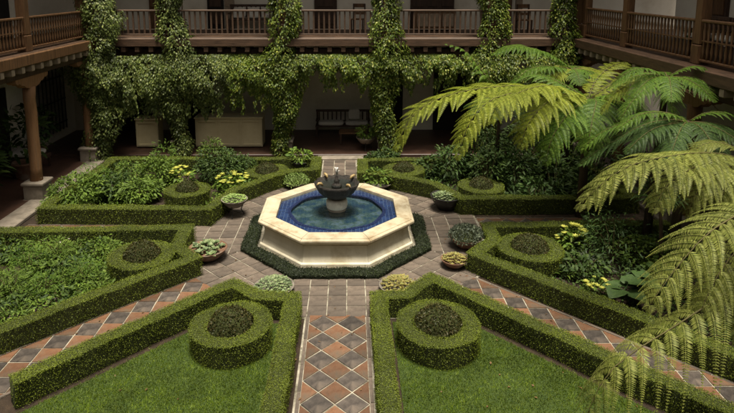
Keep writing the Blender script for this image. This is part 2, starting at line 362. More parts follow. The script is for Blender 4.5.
# ------------------------------------------------------------------ ground
g = MB(); g.add([(-60, -40, 0), (60, -40, 0), (60, 90, 0), (-60, 90, 0)], [(0, 1, 2, 3)])
tag(g.build('ground', M['soil']), kind='structure')
hw = .17
FLo = [(-.81, 4.6), (-.81, 9.6), (-1.55, 9.62), (-2.13, 10.12), (-4.78, 7.4)]
FRo = [(.35, 4.6), (.35, 9.62), (.95, 9.66), (1.53, 10.32), (5.6, 6.2)]
def inset(poly, d):
    pts = [np.array(p, float) for p in poly]; out = []
    def nrm(a, b): q = b-a; q = q/np.linalg.norm(q); return np.array([-q[1], q[0]])
    for i in range(len(pts)):
        n1 = nrm(pts[i-1], pts[i]) if i else nrm(pts[0], pts[1]); n2 = nrm(pts[i], pts[i+1]) if i < len(pts)-1 else n1
        m = n1+n2; m /= np.linalg.norm(m); out.append(tuple(pts[i]+m/max(.35, m@n1)*d))
    return out
# lawns
def lawn(name, poly, seed):
    m = MB(); m.add([(x, y, .012) for x, y in poly], [tuple(range(len(poly)))]); o = m.build(name, M['lawn']); tag(o, kind='structure')
    # triangulated scatter of blades
    x0, x1 = min(p[0] for p in poly), max(p[0] for p in poly); y0, y1 = min(p[1] for p in poly), max(p[1] for p in poly)
    n = int((x1-x0)*(y1-y0)*6500); P = np.stack([rng.uniform(x0, x1, n), rng.uniform(y0, y1, n)], 1)
    ins = np.zeros(n, bool)
    for i in range(len(poly)):
        a, b = poly[i], poly[(i+1) % len(poly)]
        cnd = (a[1] > P[:, 1]) != (b[1] > P[:, 1]); ins ^= cnd & (P[:, 0] < (b[0]-a[0])*(P[:, 1]-a[1])/((b[1]-a[1]) or 1e-9)+a[0])
    P = P + 0; jit = rng.normal(size=P.shape)*.02; P = (P+jit)[ins]; P3 = np.concatenate([P, np.full((len(P), 1), .012)], 1)
    nn = snoise(P3, 2.2, seed); keep = rng.random(len(P3)) < .8+.35*nn; P3 = P3[keep]; nn = nn[keep]; n = len(P3)
    D = unit(np.concatenate([rng.normal(size=(n, 2))*.75, np.ones((n, 1))], 1)); L = rng.uniform(.025, .055, n)*(1+.25*nn)
    S = unit(np.cross(D, rand_dirs(n)))*.0042
    V = np.stack([P3-S, P3+S, P3+D*L[:, None]], 1).reshape(-1, 3)
    tag(link(name+'_grass', npmesh(name+'_grass', V, np.arange(n*3).reshape(n, 3), M['grass'])), 'short bright green clipped grass of the lawn', 'grass', kind='stuff')
    return o
FLi = inset(FLo, .40); FRi = inset(FRo, -.40)
lawn('lawn_left', [(FLi[0][0], 4.7)] + FLi[1:] + [(-5.3, 6.6), (-5.3, 4.7)], 3)
lawn('lawn_right', [(FRi[0][0], 4.7)] + FRi[1:] + [(6.2, 4.7)], 5)

# ------------------------------------------------------------------ paving
def clip(poly, half):
    """Sutherland-Hodgman by half planes (a,b,c): a*x+b*y<=c"""
    for a, b, c_ in half:
        out = []
        for i in range(len(poly)):
            p, q = poly[i], poly[(i+1) % len(poly)]; dp = a*p[0]+b*p[1]-c_; dq = a*q[0]+b*q[1]-c_
            if dp <= 0: out.append(p)
            if (dp < 0 < dq) or (dq < 0 < dp): t = dp/(dp-dq); out.append((p[0]+(q[0]-p[0])*t, p[1]+(q[1]-p[1])*t))
        poly = out
        if len(poly) < 3: return None
    return poly
def area(p): return abs(sum(p[i][0]*p[(i+1) % len(p)][1]-p[(i+1) % len(p)][0]*p[i][1] for i in range(len(p))))/2
def hp_convex(pts):
    cx = sum(p[0] for p in pts)/len(pts); cy = sum(p[1] for p in pts)/len(pts); H = []
    for i in range(len(pts)):
        p, q = pts[i], pts[(i+1) % len(pts)]; a, b = q[1]-p[1], p[0]-q[0]; l = math.hypot(a, b); a, b = a/l, b/l; c_ = a*p[0]+b*p[1]
        if a*cx+b*cy > c_: a, b, c_ = -a, -b, -c_
        H.append((a, b, c_))
    return H
PZ = .006
def tile(poly, mat, parent):
    if not poly or area(poly) < .004: return
    n = len(poly); cx = sum(p[0] for p in poly)/n; cy = sum(p[1] for p in poly)/n
    m = MB(); top = .012+random.uniform(-.003, .003); tx, ty = random.uniform(-.012, .012), random.uniform(-.012, .012)
    j_ = .0035; m.prism([(p[0]-cx+random.uniform(-j_, j_), p[1]-cy+random.uniform(-j_, j_)) for p in poly], -.004, top, .006)
    m.v = [(x, y, z+(x*tx+y*ty if z > 0 else 0)) for x, y, z in m.v]
    m.build('paving_tile', M[mat], parent, loc=(cx, cy, PZ))
def sheet(name, poly, z=PZ, mat='grout'):
    m = MB(); m.add([(x, y, z) for x, y in poly], [tuple(range(len(poly)))]); o = m.build(name, M[mat]); return tag(o, kind='structure')
TS = .353; GR = .015
def oct_pts(ap, n=8, c=(CX, CY)): r = ap/math.cos(math.pi/8); return [(c[0]+r*math.cos(math.pi/8+i*math.pi/4), c[1]+r*math.sin(math.pi/8+i*math.pi/4)) for i in range(8)]
ring = sheet('ring_path', oct_pts(3.44), PZ)
RO = 3.42
for k in range(8):
    a = k*math.pi/4                           # outward direction of this side
    er = (math.cos(a), math.sin(a)); et = (-er[1], er[0]); H = []
    for s in (-1, 1):                         # mitres
        b = a+s*math.pi/8; nrm = (-math.sin(b)*s, math.cos(b)*s); H.append((nrm[0], nrm[1], nrm[0]*CX+nrm[1]*CY-GR/2))
    H.append((-er[0], -er[1], -(er[0]*CX+er[1]*CY)-1.98)); H.append((er[0], er[1], er[0]*CX+er[1]*CY+RO))
    for i in range(-6, 7):
        for j in range(0, 6):
            u0, r0 = (i-.5)*TS + (.06 if k == 6 else 0), 3.40-(j+1)*TS; q = GR/2
            P = [(CX+er[0]*(r0+dr)+et[0]*(u0+du), CY+er[1]*(r0+dr)+et[1]*(u0+du)) for du, dr in ((q, q), (TS-q, q), (TS-q, TS-q), (q, TS-q))]
            tile(clip(P, H), 'tile', ring)
D = .487
def diamond_path(name, start, ang, length, wide):
    """diamond tiles from start outwards along ang; two dark diamonds abreast"""
    e = (math.cos(ang), math.sin(ang)); t = (-e[1], e[0]); w2 = wide/2
    P = lambda u, s: (start[0]+e[0]*u+t[0]*s, start[1]+e[1]*u+t[1]*s)
    o = sheet(name, [P(-.02, -w2), P(length, -w2), P(length, w2), P(-.02, w2)], PZ+.001)
    H = hp_convex([P(0, -D), P(length, -D), P(length, D), P(0, D)]); g2 = GR*.75
    for r in range(int(length/D*2)+2):
        for c_ in range(-3, 4):
            if (r+c_) % 2: continue
            u, s = r*D/2, c_*D/2
            dark = (r % 2 == 1)
            if r % 2 == 1 and c_ % 2 == 0: continue
            h = D/2-g2
            tile(clip([P(u-h, s), P(u, s-h), P(u+h, s), P(u, s+h)], H), 'slate' if dark else 'terra', o)
    # edging strips
    for s in (-1, 1):
        k = 0.0
        while k < length-.05:
            l = min(random.uniform(.45, .7), length-k); a, b = s*(D+.008), s*(D+.06)
            tile([P(k+.004, a), P(k+l-.004, a), P(k+l-.004, b), P(k+.004, b)], 'tile', o); k += l
    return o
diamond_path('front_path', (-.20, 9.45), -math.pi/2, 4.6, 1.16)
diamond_path('diagonal_path_left', (CX-2.42+.02, CY-2.42+.06), math.pi*1.25, 4.6, 1.10)
diamond_path('diagonal_path_right', (CX+2.30, CY-2.30+.02), -math.pi/4, 5.4, 1.10)
diamond_path('side_path_left', (CX-3.5, CY+.05), math.pi, 4.0, 1.08)
diamond_path('side_path_right', (CX+3.45, CY+.4), 0, 3.9, 1.08)
bp = sheet('back_path', [(-.86, 16.1), (.28, 16.1), (.28, 18.6), (-.86, 18.6)], PZ+.002)
for i in range(3):
    for j in range(7): x, y = -.82+i*TS, 16.15+j*TS; tile([(x, y), (x+TS-GR, y), (x+TS-GR, y+TS-GR), (x, y+TS-GR)], 'tile', bp)
sheet('path_end', [(-7.9, 4.5), (-5.35, 4.5), (-5.35, 6.6), (-5.0, 7.3), (-5.75, 8.0), (-7.9, 6.0)], .004, 'tile')

# ------------------------------------------------------------------ clipped hedges
HW, HH = .34, .41
def off(poly, d): return inset(poly, d)
hedge('box_hedge', off(FLo, hw), False, HW, HH, 'clipped box hedge bordering the front lawn with the short open end', 'clipped box hedges round the beds', 3000, .030, .019, seed=11)
hedge('box_hedge', off(FRo, -hw), False, HW, HH, 'clipped box hedge bordering the front lawn beside the overhanging fern frond', 'clipped box hedges round the beds', 3000, .030, .019, seed=12)
Lo = [(-8.0, 12.36), (-3.45, 12.52), (-3.42, 11.5), (-2.88, 10.88), (-7.6, 6.15)]
hedge('box_hedge', off(Lo, -hw), False, HW, HH, 'clipped box hedge round the leafy flower bed left of the tiled diagonal path', 'clipped box hedges round the beds', 2200, .034, .021, seed=13)
Ro = [(7.3, 12.70), (2.98, 12.58), (2.92, 11.75), (2.33, 11.05), (6.7, 6.5)]
hedge('box_hedge', off(Ro, hw), False, HW, HH, 'clipped box hedge round the bed with the round hosta leaves and slim sapling', 'clipped box hedges round the beds', 2200, .034, .021, seed=14)
BLo = [(-7.45, 17.55), (-7.6, 13.36), (-3.28, 13.22), (-2.87, 14.62), (-1.85, 15.95), (-.84, 16.35), (-.84, 17.6), (-7.45, 17.65)]
hedge('box_hedge', off(BLo, hw), False, HW, HH+.02, 'clipped box hedge round the back bed in front of the cream cabinets', 'clipped box hedges round the beds', 1500, .042, .026, seed=15)
BRo = [(7.4, 17.5), (7.4, 13.95), (2.78, 13.86), (2.18, 15.02), (1.2, 15.7), (.24, 16.0), (.24, 17.45), (7.4, 17.6)]
hedge('box_hedge', off(BRo, -hw), False, HW, HH+.02, 'clipped box hedge round the shady back bed under the tree ferns', 'clipped box hedges round the beds', 1500, .042, .026, seed=16)
rings = [(-1.90, 8.62, .68, 'on the front lawn beside the short open hedge end'), (1.44, 8.62, .70, 'on the front lawn nearer the overhanging fern frond'),
         (-4.18, 11.05, .68, 'in the flower bed left of the tiled diagonal path'), (3.76, 11.33, .70, 'in the bed with the hosta leaves'),
         (-4.28, 14.75, .62, 'in the back bed beside the grey side gallery kerb'), (-2.38, 16.28, .66, 'in the back bed beside the variegated planter'),
         (1.60, 16.38, .64, 'in the shady back bed beside the back path'), (3.56, 14.98, .64, 'in the shady back bed behind the tall succulent pot')]
for k, (x, y, r, wh) in enumerate(rings):
    near = k < 2; wd = .33
    hh = .40 if k < 4 else .42
    dn, L_, W_ = (3000, .030, .019) if near else (2000, .036, .023)
    hedge('ring_hedge', circle(x, y, r-wd/2), True, wd, hh, 'clipped ring hedge ' + wh, 'ring hedges with dark dome shrubs', dn, L_, W_, seed=20+k)
    V, T = dome_mesh(x, y, r-wd+.03, .42, .20, seed=k, amp=.016); root = empty('dome_shrub', (x, y, 0), 'dark dome shrub ringed by hedge ' + wh, 'shrub', 'dark dome shrubs in the rings')
    o = np.array((x, y, 0)); LV, LF = shell_leaves(V, T, 3800, .034, .019, .75, .028)
    V2 = V.copy(); V2 = np.concatenate([V2, V2[:20]*[1, 1, 0]]); T2 = np.concatenate([T, np.array([(i, 20*7+1+i, (i+1) % 20) for i in range(20)]+[((i+1) % 20, 20*7+1+i, 20*7+1+(i+1) % 20) for i in range(20)])])
    link('dark_core', npmesh('dark_core', V2-o, T2, M['hedge_core'], True), root); link('foliage', npmesh('dome_foliage', LV-o, LF, M['dome']), root)
# low dark border round the fountain
hedge('low_border_hedge', oct_pts(1.93), True, .34, .115, 'low dark small leaved border planted round the fountain base', None, 2600, .040, .014, 'dark_hedge', 31, False)

# ------------------------------------------------------------------ fountain
fo = empty('fountain', (CX, CY, 0), 'octagonal cream stone fountain with blue tiled pool and dark scalloped bowl', 'fountain')
S8 = 1/math.cos(math.pi/8)
def oct_lathe(prof, cap=False): m = MB(); m.lathe([(r*S8, z) for r, z in prof], 8, (0, 0), math.pi/8, cap); return m
oct_lathe([(1.69, 0), (1.69, .12), (1.68, .135), (1.65, .148)]).build('plinth', M['stone2'], fo)
for k in range(8):    # panels of the base, one per side, joints between
    a = k*math.pi/4; prof = [(1.645, .146), (1.635, .17), (1.605, .24), (1.585, .33), (1.578, .42), (1.582, .48), (1.60, .515), (1.635, .545)]
    vs = []; 
    for r, z in prof:
        h = r*math.tan(math.pi/8)-.003
        vs += [(r*math.cos(a)-s*h*math.sin(a)*-1*-1, r*math.sin(a)+s*h*math.cos(a), z) for s in (-1, 1)]
    fs = [(2*i, 2*i+1, 2*i+3, 2*i+2) for i in range(len(prof)-1)]
    m = MB(); m.add(vs, fs); m.build('base_panel', M['stone2'], fo, False)
oct_lathe([(1.56, .1), (1.56, .54)]).build('base_core', M['stone2'], fo)
for k in range(8):    # rim slabs, mitred
    a = k*math.pi/4; prof = [(1.62, .545), (1.675, .562), (1.70, .58), (1.715, .60), (1.715, .635), (1.70, .65), (1.655, .655), (1.645, .672), (1.36, .675), (1.345, .668), (1.34, .44), (1.56, .44)]
    vs = []
    for r, z in prof:
        h = r*math.tan(math.pi/8)-.004
        vs += [(r*math.cos(a)-s*h*math.sin(a), r*math.sin(a)+s*h*math.cos(a), z) for s in (-1, 1)]
    n = len(prof); fs = [(2*i, 2*i+1, 2*((i+1) % n)+1, 2*((i+1) % n)) for i in range(n)] + [tuple(2*i for i in range(n-1, -1, -1)), tuple(2*i+1 for i in range(n))]
    m = MB(); m.add(vs, fs); m.build('rim_slab', M['stone'], fo)
# tiled ledge with wavy inner edge, deeper basin
nl = 96; m = MB(); vs = []
for i in range(nl):
    a = 2*math.pi*i/nl; ro = 1.338/math.cos(((a+math.pi/8) % (math.pi/4))-math.pi/8); ri = 1.07+.018*math.cos(8*a)
    vs += [(ro*math.cos(a), ro*math.sin(a), .595), (ri*math.cos(a), ri*math.sin(a), .595), (ri*math.cos(a), ri*math.sin(a), .51)]
m.add(vs, [f for i in range(nl) for j in [(i+1) % nl] for f in ((3*i, 3*j, 3*j+1, 3*i+1), (3*i+1, 3*j+1, 3*j+2, 3*i+2))]); m.build('tiled_ledge', M['pool_tile'], fo)
m = MB()   # raised tile band where the ledge drops
for i in range(nl):
    a0, a1 = 2*math.pi*(i+.06)/nl, 2*math.pi*(i+.94)/nl
    q = [((1.07+d+.018*math.cos(8*a))*math.cos(a), (1.07+d+.018*math.cos(8*a))*math.sin(a)) for a, d in ((a0, -.03), (a0, .045), (a1, .045), (a1, -.03))]
    m.prism(q, .585, .606)
m.build('edge_tiles', M['edge_tile'], fo)
m = MB(); m.lathe([(1.12, .50), (1.12, .525)], 48); m.build('pool_floor', M['pool_floor'], fo)
m = MB(); m.lathe([(1.338*S8, .622), (.01, .622)], 8, (0, 0), math.pi/8, False); m.build('water', M['water'], fo)
m = MB(); m.lathe([(.30, .23), (.30, .27), (.22, .30), (.19, .38), (.19, .60), (.22, .63), (.22, .66)], 24); m.build('pedestal', M['kerb'], fo, True)
m = MB(); m.lathe([(.20, .66), (.235, .69), (.245, .75), (.245, .84), (.225, .88), (.17, .90)], 24); m.build('drum', M['drum'], fo, True)
# scalloped bowl
nb = 96; prof = [(.14, .89), (.20, .93), (.31, 1.00), (.41, 1.10), (.465, 1.20), (.485, 1.27), (.47, 1.285), (.44, 1.275), (.42, 1.22), (.34, 1.17), (.0, 1.15)]
vs = []; 
for k, (r, z) in enumerate(prof):
    for i in range(nb):
        a = 2*math.pi*i/nb; fl = (1+.085*abs(math.cos(6*a))*min(1, k/2)) if k < 9 else 1; zz = z+(.016*abs(math.cos(6*a)) if 3 < k < 8 else 0)
        vs.append((r*fl*math.cos(a), r*fl*math.sin(a), zz))
m = MB(); m.add(vs, [(k*nb+i, k*nb+(i+1) % nb, k*nb+nb+(i+1) % nb, k*nb+nb+i) for k in range(len(prof)-1) for i in range(nb)]); bowl = m.build('bowl', M['bowl'], fo, True)
m = MB(); m.lathe([(.425, 1.222), (.01, 1.222)], 40, cap=False); m.build('bowl_water', M['water'], fo)
for k in range(4):   # spouting figures on the rim
    a = k*math.pi/2+.62; c_ = Vector((.47*math.cos(a), .47*math.sin(a), 1.30)); e = Vector((math.cos(a), math.sin(a), 0))
    m = MB(); m.tube([c_-e*.09+Vector((0, 0, -.02)), c_-e*.04+Vector((0, 0, .035)), c_+e*.02+Vector((0, 0, .05)), c_+e*.07+Vector((0, 0, .02))], [.018, .035, .03, .012], 8); m.build('spout', M['bronze'], fo, True)
m = MB(); m.lathe([(.10, 1.15), (.13, 1.20), (.09, 1.25), (.05, 1.28), (.07, 1.31), (.045, 1.35), (.025, 1.42), (.02, 1.47)], 12); m.build('finial', M['bowl'], fo, True)
vs = []
m = MB()
for k in range(9):
    a = rng.uniform(0, 6.28); r = rng.uniform(.01, .05); h = rng.uniform(.1, .22)
    m.tube([(r*.2*math.cos(a), r*.2*math.sin(a), 1.46), (r*math.cos(a), r*math.sin(a), 1.47+h*.8), (r*1.6*math.cos(a), r*1.6*math.sin(a), 1.47+h*.75)], [.010, .009, .005], 5)
m.build('water_jet', rough_mat('foam', (.6, .6, .58), (.75, .75, .72), 30, .3), fo, True)

# ------------------------------------------------------------------ gallery wings
DZ = 4.04      # upper floor level
def box_obj(name, x0, x1, y0, y1, z0, z1, mat, parent, bev=.01):
    m = MB(); cx, cy = (x0+x1)/2, (y0+y1)/2; m.box(x0-cx, x1-cx, y0-cy, y1-cy, 0, z1-z0, bev); return m.build(name, M[mat], parent, loc=(cx, cy, z0))
def turned_mesh(h):
    m = MB(); m.lathe([(.030, 0), (.022, .14*h), (.034, .24*h), (.020, .46*h), (.034, .5*h), (.020, .54*h), (.034, .76*h), (.022, .86*h), (.030, h)], 6); return m.mesh('turned_baluster', M['wood'], True)
BAL_T = turned_mesh(.80)
m = MB(); m.box(-.027, .027, -.018, .018, 0, .80); BAL_S = m.mesh('slat_baluster', M['wood_h'])
def railing(parent, a, b, turned, gap, top=.93):
    a, b = Vector((*a, 0)), Vector((*b, 0)); d = b-a; L = d.length; ang = math.atan2(d.y, d.x); wd = 'wood' if turned else 'wood_h'
    m = MB(); m.box(0, L, -.05, .05, top-.06, top, .015); m.box(0, L, -.035, .035, .07, .12, .01); 
    if turned: m.box(0, L, -.014, .014, .505, .535)
    r = m.build('railing', M[wd], parent, loc=(a.x, a.y, DZ)); r.rotation_euler = (0, 0, ang)
    n = int(L/gap)
    for i in range(n):
        o = link('baluster', BAL_T if turned else BAL_S, r, (gap*.5+(L-gap)*i/max(1, n-1), 0, .11)); o.scale = (1, 1, (top-.06-.11)/.80+.005)
    return r
def column(parent, x, y, ax, plinth=True, upper=True, low='wood_log'):
    m = MB(); zz = [.55, .9, 1.4, 1.9, 2.4, 2.8, 3.12]; off_ = [(random.uniform(-.012, .012), random.uniform(-.012, .012)) for _ in zz]
    m.tube([(o[0], o[1], z) for o, z in zip(off_, zz)], [.165, .15, .155, .148, .15, .152, .16], 12)
    c_ = m.build('column', M[low], parent, True, (x, y, 0))
    if plinth:
        m = MB(); m.box(-.29, .29, -.29, .29, .02, .09, .02); m.box(-.25, .25, -.25, .25, .085, .47, .02); m.box(-.29, .29, -.29, .29, .465, .56, .025); m.build('plinth', M['kerb'], c_)
    m = MB()   # carved bracket capital along the wing
    pr = [(-.78, 3.40), (-.78, 3.32), (-.70, 3.27), (-.60, 3.28), (-.52, 3.22), (-.40, 3.20), (-.30, 3.13), (-.17, 3.10), (.17, 3.10), (.30, 3.13), (.40, 3.20), (.52, 3.22), (.60, 3.28), (.70, 3.27), (.78, 3.32), (.78, 3.40)]
    vs = [((u, s*.12, z) if ax == 'x' else (s*.12, u, z)) for s in (-1, 1) for u, z in pr]; n = len(pr)
    m.add(vs, [tuple(range(n-1, -1, -1)), tuple(range(n, 2*n))]+[(i, (i+1) % n, n+(i+1) % n, n+i) for i in range(n)]); m.build('bracket', M['wood_log'], c_)
    if upper:
        m = MB(); m.box(-.13, .13, -.13, .13, DZ+.002, DZ+.42, .015); m.box(-.11, .11, -.11, .11, DZ+.42, 7.65, .03); m.build('upper_post', M['wood'], parent, loc=(x, y, 0))
    return c_
def joists(parent, pts, ax, n):
    for i in range(n):
        t = (i+.5)/n; x = pts[0][0]+(pts[1][0]-pts[0][0])*t; y = pts[0][1]+(pts[1][1]-pts[0][1])*t
        m = MB()
        if ax == 'y': m.box(-.07, .07, 0, .9, -.17, 0, .015)
        else: m.box(-.9 if ax == '-x' else 0, 0 if ax == '-x' else .9, -.07, .07, -.17, 0, .015)
        m.build('joist', M['wood_p'] if ax != 'y' else M['wood_h'], parent, loc=(x, y, 3.735))

# back wing -------------------------------------------------
bw = empty('gallery_wing', (-.4, 19.3, 0), 'two storey timber gallery wing with slatted railing draped in vines', 'building')
def child_world(o):
    """keep world placement of parts built in world coordinates"""
    return o
WINGS = []
def wing_part(fn, root):
    before = set(bpy.data.objects); fn()
    for o in set(bpy.data.objects)-before:
        if o.parent == root: o.location = o.location - root.location
def back_parts():
    p = bw
    box_obj('lower_wall', -14, 13, 22.3, 22.6, .08, 3.72, 'plaster', p, 0); box_obj('upper_wall', -14, 13, 22.3, 22.6, DZ+.01, 7.9, 'plaster', p, 0)
    box_obj('gallery_floor', -14, 13, 18.95, 22.3, .0, .09, 'floor', p, .02); box_obj('step', -1.05, .5, 18.55, 18.95, .0, .06, 'kerb', p, .015)
    box_obj('kerb', -8.1, 7.35, 18.72, 18.95, .0, .075, 'kerb', p, .02) if False else None
    box_obj('deck', -14, 13, 18.92, 22.3, 3.84, DZ, 'wood_h', p, .02); box_obj('fascia', -8.08, 7.28, 18.80, 18.918, 3.75, DZ-.02, 'wood_h', p, .02)
    box_obj('beam', -14, 13, 19.15, 19.42, 3.40, 3.66, 'wood_d', p, .02)
    joists(p, [(-8.0, 18.84), (7.2, 18.84)], 'y', 34)
    cols = [-8.55, -5.72, -2.18, 1.25, 4.68, 7.6]
    for x in cols: column(p, x, 19.28, 'x')
    ends = [-8.1] + cols[1:-1] + [7.3]
    for a, b in zip(ends[:-1], ends[1:]): railing(p, (a+.12, 18.98), (b-.12, 18.98), False, .165, .90)
    # openings: doors and panels of the upper floor
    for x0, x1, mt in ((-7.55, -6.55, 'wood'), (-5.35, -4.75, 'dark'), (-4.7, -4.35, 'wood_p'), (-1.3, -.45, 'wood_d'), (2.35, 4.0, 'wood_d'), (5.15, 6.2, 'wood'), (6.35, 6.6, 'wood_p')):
        d = box_obj('door', x0, x1, 22.18, 22.297, DZ+.02, 6.3, mt, p, .01)
        n = max(1, int((x1-x0)/.5))
        for i in range(n):
            for k in range(3):
                w_ = (x1-x0)/n; m = MB(); m.box(-w_*.36, w_*.36, -.03, 0, 0, .52, .012); m.build('panel', M[mt if mt != 'dark' else 'wood_d'], d, loc=(-(x1-x0)/2+w_*(i+.5), -.06, .18+k*.66))
    # ground floor openings
    for x0, x1, z1 in ((-8.9, -7.7, 2.4), (-6.6, -5.3, 2.3), (1.6, 2.1, 2.6), (3.3, 5.0, 2.5)):
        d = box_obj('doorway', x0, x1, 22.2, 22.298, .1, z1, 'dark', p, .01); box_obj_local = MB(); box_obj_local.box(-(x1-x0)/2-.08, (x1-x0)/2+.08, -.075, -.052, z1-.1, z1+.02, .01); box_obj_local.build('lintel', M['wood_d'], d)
    box_obj('roof', -14, 13, 19.15, 24, 7.9, 8.1, 'roof', p, .03); box_obj('eave_beam', -8.4, 7.6, 19.15, 19.4, 7.65, 7.895, 'wood_d', p, .02)
wing_part(back_parts, bw)
# left wing -------------------------------------------------
lw = empty('gallery_wing', (-8.4, 10, 0), 'two storey timber gallery wing with sunlit turned balusters and stone column plinths', 'building')
def left_parts():
    p = lw
    box_obj('lower_wall', -11.0, -10.7, -4, 22.29, .08, 3.72, 'plaster', p, 0); box_obj('upper_wall', -11.0, -10.7, -4, 22.29, DZ+.01, 7.9, 'plaster', p, 0)
    box_obj('gallery_floor', -10.7, -8.5, -4, 18.9, 0, .088, 'floor', p, .02); box_obj('kerb', -8.5, -7.95, -4, 18.9, 0, .10, 'kerb', p, .02)
    box_obj('deck', -10.7, -8.16, -4, 18.9, 3.84, DZ-.004, 'wood_h', p, .02); box_obj('fascia', -8.158, -8.04, -4, 18.78, 3.74, DZ-.02, 'wood', p, .02)
    box_obj('beam', -8.53, -8.27, -4, 18.9, 3.40, 3.66, 'wood_d', p, .02); joists(p, [(-8.08, -2), (-8.08, 18.6)], '-x', 46)
    ys = [4.5, 8.0, 11.5, 15.08, 18.42]
    for y in ys: column(p, -8.40 if y < 18 else -8.42, y, 'y')
    for a, b in zip(ys[:-1], ys[1:]): railing(p, (-8.34, a+.13), (-8.34, b-.13), True, .135, .90)
    # barred window and doorway
    f = box_obj('window', -10.697, -10.62, 19.2, 21.4, .45, 3.1, 'bars', p, .005)
    for i in range(9):
        m = MB(); m.tube([(.09, -1.0+i*.25, .0), (.09, -1.0+i*.25, 2.35)], .022, 6); m.build('bar', M['iron'], f)
    for k in range(3):
        m = MB(); m.box(.06, .085, -1.1, 1.1, .25+k*.85, .30+k*.85); m.build('bar', M['iron'], f)
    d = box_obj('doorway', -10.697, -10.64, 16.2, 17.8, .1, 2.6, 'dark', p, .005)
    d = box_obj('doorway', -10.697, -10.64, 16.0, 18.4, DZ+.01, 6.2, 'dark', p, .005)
    box_obj('roof', -13.5, -8.1, -4, 24, 8.12, 8.3, 'roof', p, .03)
wing_part(left_parts, lw)
# right wing ------------------------------------------------
rw = empty('gallery_wing', (7.6, 10, 0), 'two storey timber gallery wing with thick posts behind the tree ferns', 'building')
def right_parts():
    p = rw
    box_obj('lower_wall', 10.6, 10.9, -4, 18.9, .08, 3.72, 'plaster', p, 0); box_obj('upper_wall', 10.6, 10.9, -4, 18.9, DZ+.01, 7.9, 'plaster', p, 0)
    box_obj('gallery_floor', 8.15, 10.6, -4, 18.9, 0, .086, 'floor', p, .02); box_obj('kerb', 7.6, 8.15, -4, 18.9, 0, .10, 'kerb', p, .02)
    box_obj('deck', 7.42, 10.6, -4, 18.9, 3.84, DZ-.004, 'wood_h', p, .02); box_obj('fascia', 7.30, 7.418, -4, 18.78, 3.74, DZ-.02, 'wood_h', p, .02)
    box_obj('beam', 7.55, 7.85, -4, 18.9, 3.40, 3.66, 'wood_d', p, .02); joists(p, [(7.34, -2), (7.34, 18.6)], 'x', 46)
    ys = [5.8, 9.2, 12.65, 16.07, 18.85]
    for y in ys: column(p, 7.72, y, 'y')
    for a, b in zip(ys[:-1], ys[1:]): railing(p, (7.66, a+.13), (7.66, b-.13), True, .15, .98)
    for y0, y1 in ((16.2, 17.4), (12.9, 14.2), (8.6, 9.8)):
        d = box_obj('door', 10.50, 10.597, y0, y1, DZ+.01, 6.2, 'wood_d', p, .01)
        for i in range(2):
            for k in range(3):
                m = MB(); m.box(-.028, 0, -.22, .22, 0, .5, .01); m.build('panel', M['wood'], d, loc=(-.05, (-.29 if i else .29), .2+k*.65))
    box_obj('roof', 7.4, 12.6, -4, 24, 8.12, 8.3, 'roof', p, .03)
wing_part(right_parts, rw)
# wing the photograph is taken from --------------------------
fw = empty('gallery_wing', (0, -2, 0), 'two storey gallery wing closing the courtyard behind the viewpoint', 'building')
def front_parts():
    p = fw
    box_obj('wall', -11.5, 10.6, -4.3, -4.0, 0, 8.3, 'plaster', p, 0); box_obj('deck', -8.1, 7.3, -4, -.2, 3.84, DZ, 'wood_h', p, .02); box_obj('roof', -11.5, 10.6, -4.3, .4, 8.32, 8.5, 'roof', p, .03)
wing_part(front_parts, fw)

# ------------------------------------------------------------------ furniture
def cabinet(x0, x1, y0, y1, z1, n, label):
    o = empty('cabinet', ((x0+x1)/2, (y0+y1)/2, .09), label, 'cabinet', 'cream cabinets on the gallery floor'); w_, d_ = (x1-x0)/2, (y1-y0)/2
    m = MB(); m.box(-w_, w_, -d_, d_, .04, z1-.06, .01); m.build('body', M['cab'], o); m = MB(); m.box(-w_-.03, w_+.03, -d_-.03, d_+.03, z1-.058, z1, .012); m.build('top', M['cab'], o)
    for i in range(n):
        pw = 2*w_/n; a = -w_+pw*i
        m = MB()
        for bx in ((a+.03, a+.10, .08, z1-.1), (a+pw-.10, a+pw-.03, .08, z1-.1), (a+.10, a+pw-.10, .08, .15), (a+.10, a+pw-.10, z1-.17, z1-.1)): m.box(bx[0], bx[1], -d_-.022, -d_+.004, bx[2], bx[3], .006)
        m.build('panel_frame', M['cab'], o)
    return o
cabinet(-5.35, -3.02, 19.75, 20.4, 1.10, 3, 'long cream panelled cabinet beneath the hanging vines')
cabinet(-7.42, -6.65, 19.75, 20.3, 1.05, 1, 'short cream cabinet by the vine clad column')
cabinet(-6.4, -6.1, 20.6, 21.0, 1.5, 1, 'narrow tall cream cabinet end in the shade')
def bench(loc, L, label, zc=.09, group='benches on the galleries', rz=0, wm='wood_d'):
    o = empty('bench', loc, label, 'bench', group, rz)
    m = MB(); m.box(-L/2, L/2, -.28, .28, .40, .45, .012); m.build('seat', M[wm], o)
    for x in (-L/2+.05, L/2-.05):
        for y in (-.24, .24): m = MB(); m.box(x-.035, x+.035, y-.035, y+.035, 0, .40 if y < 0 else .95, .008); m.build('leg', M[wm], o)
        m = MB(); m.box(x-.04, x+.04, -.27, .2, .62, .67, .01); m.build('armrest', M[wm], o)
    b = MB(); b.box(-L/2, L/2, .22, .27, .88, .97, .01); b.box(-L/2, L/2, .22, .27, .50, .55, .01); bo = b.build('backrest', M[wm], o)
    for i in range(int(L/.16)):
        x = -L/2+.12+i*(L-.24)/max(1, int(L/.16)-1); m = MB(); m.box(x-.025, x+.025, .232, .258, .55, .88); m.build('slat', M[wm], bo)
    return o
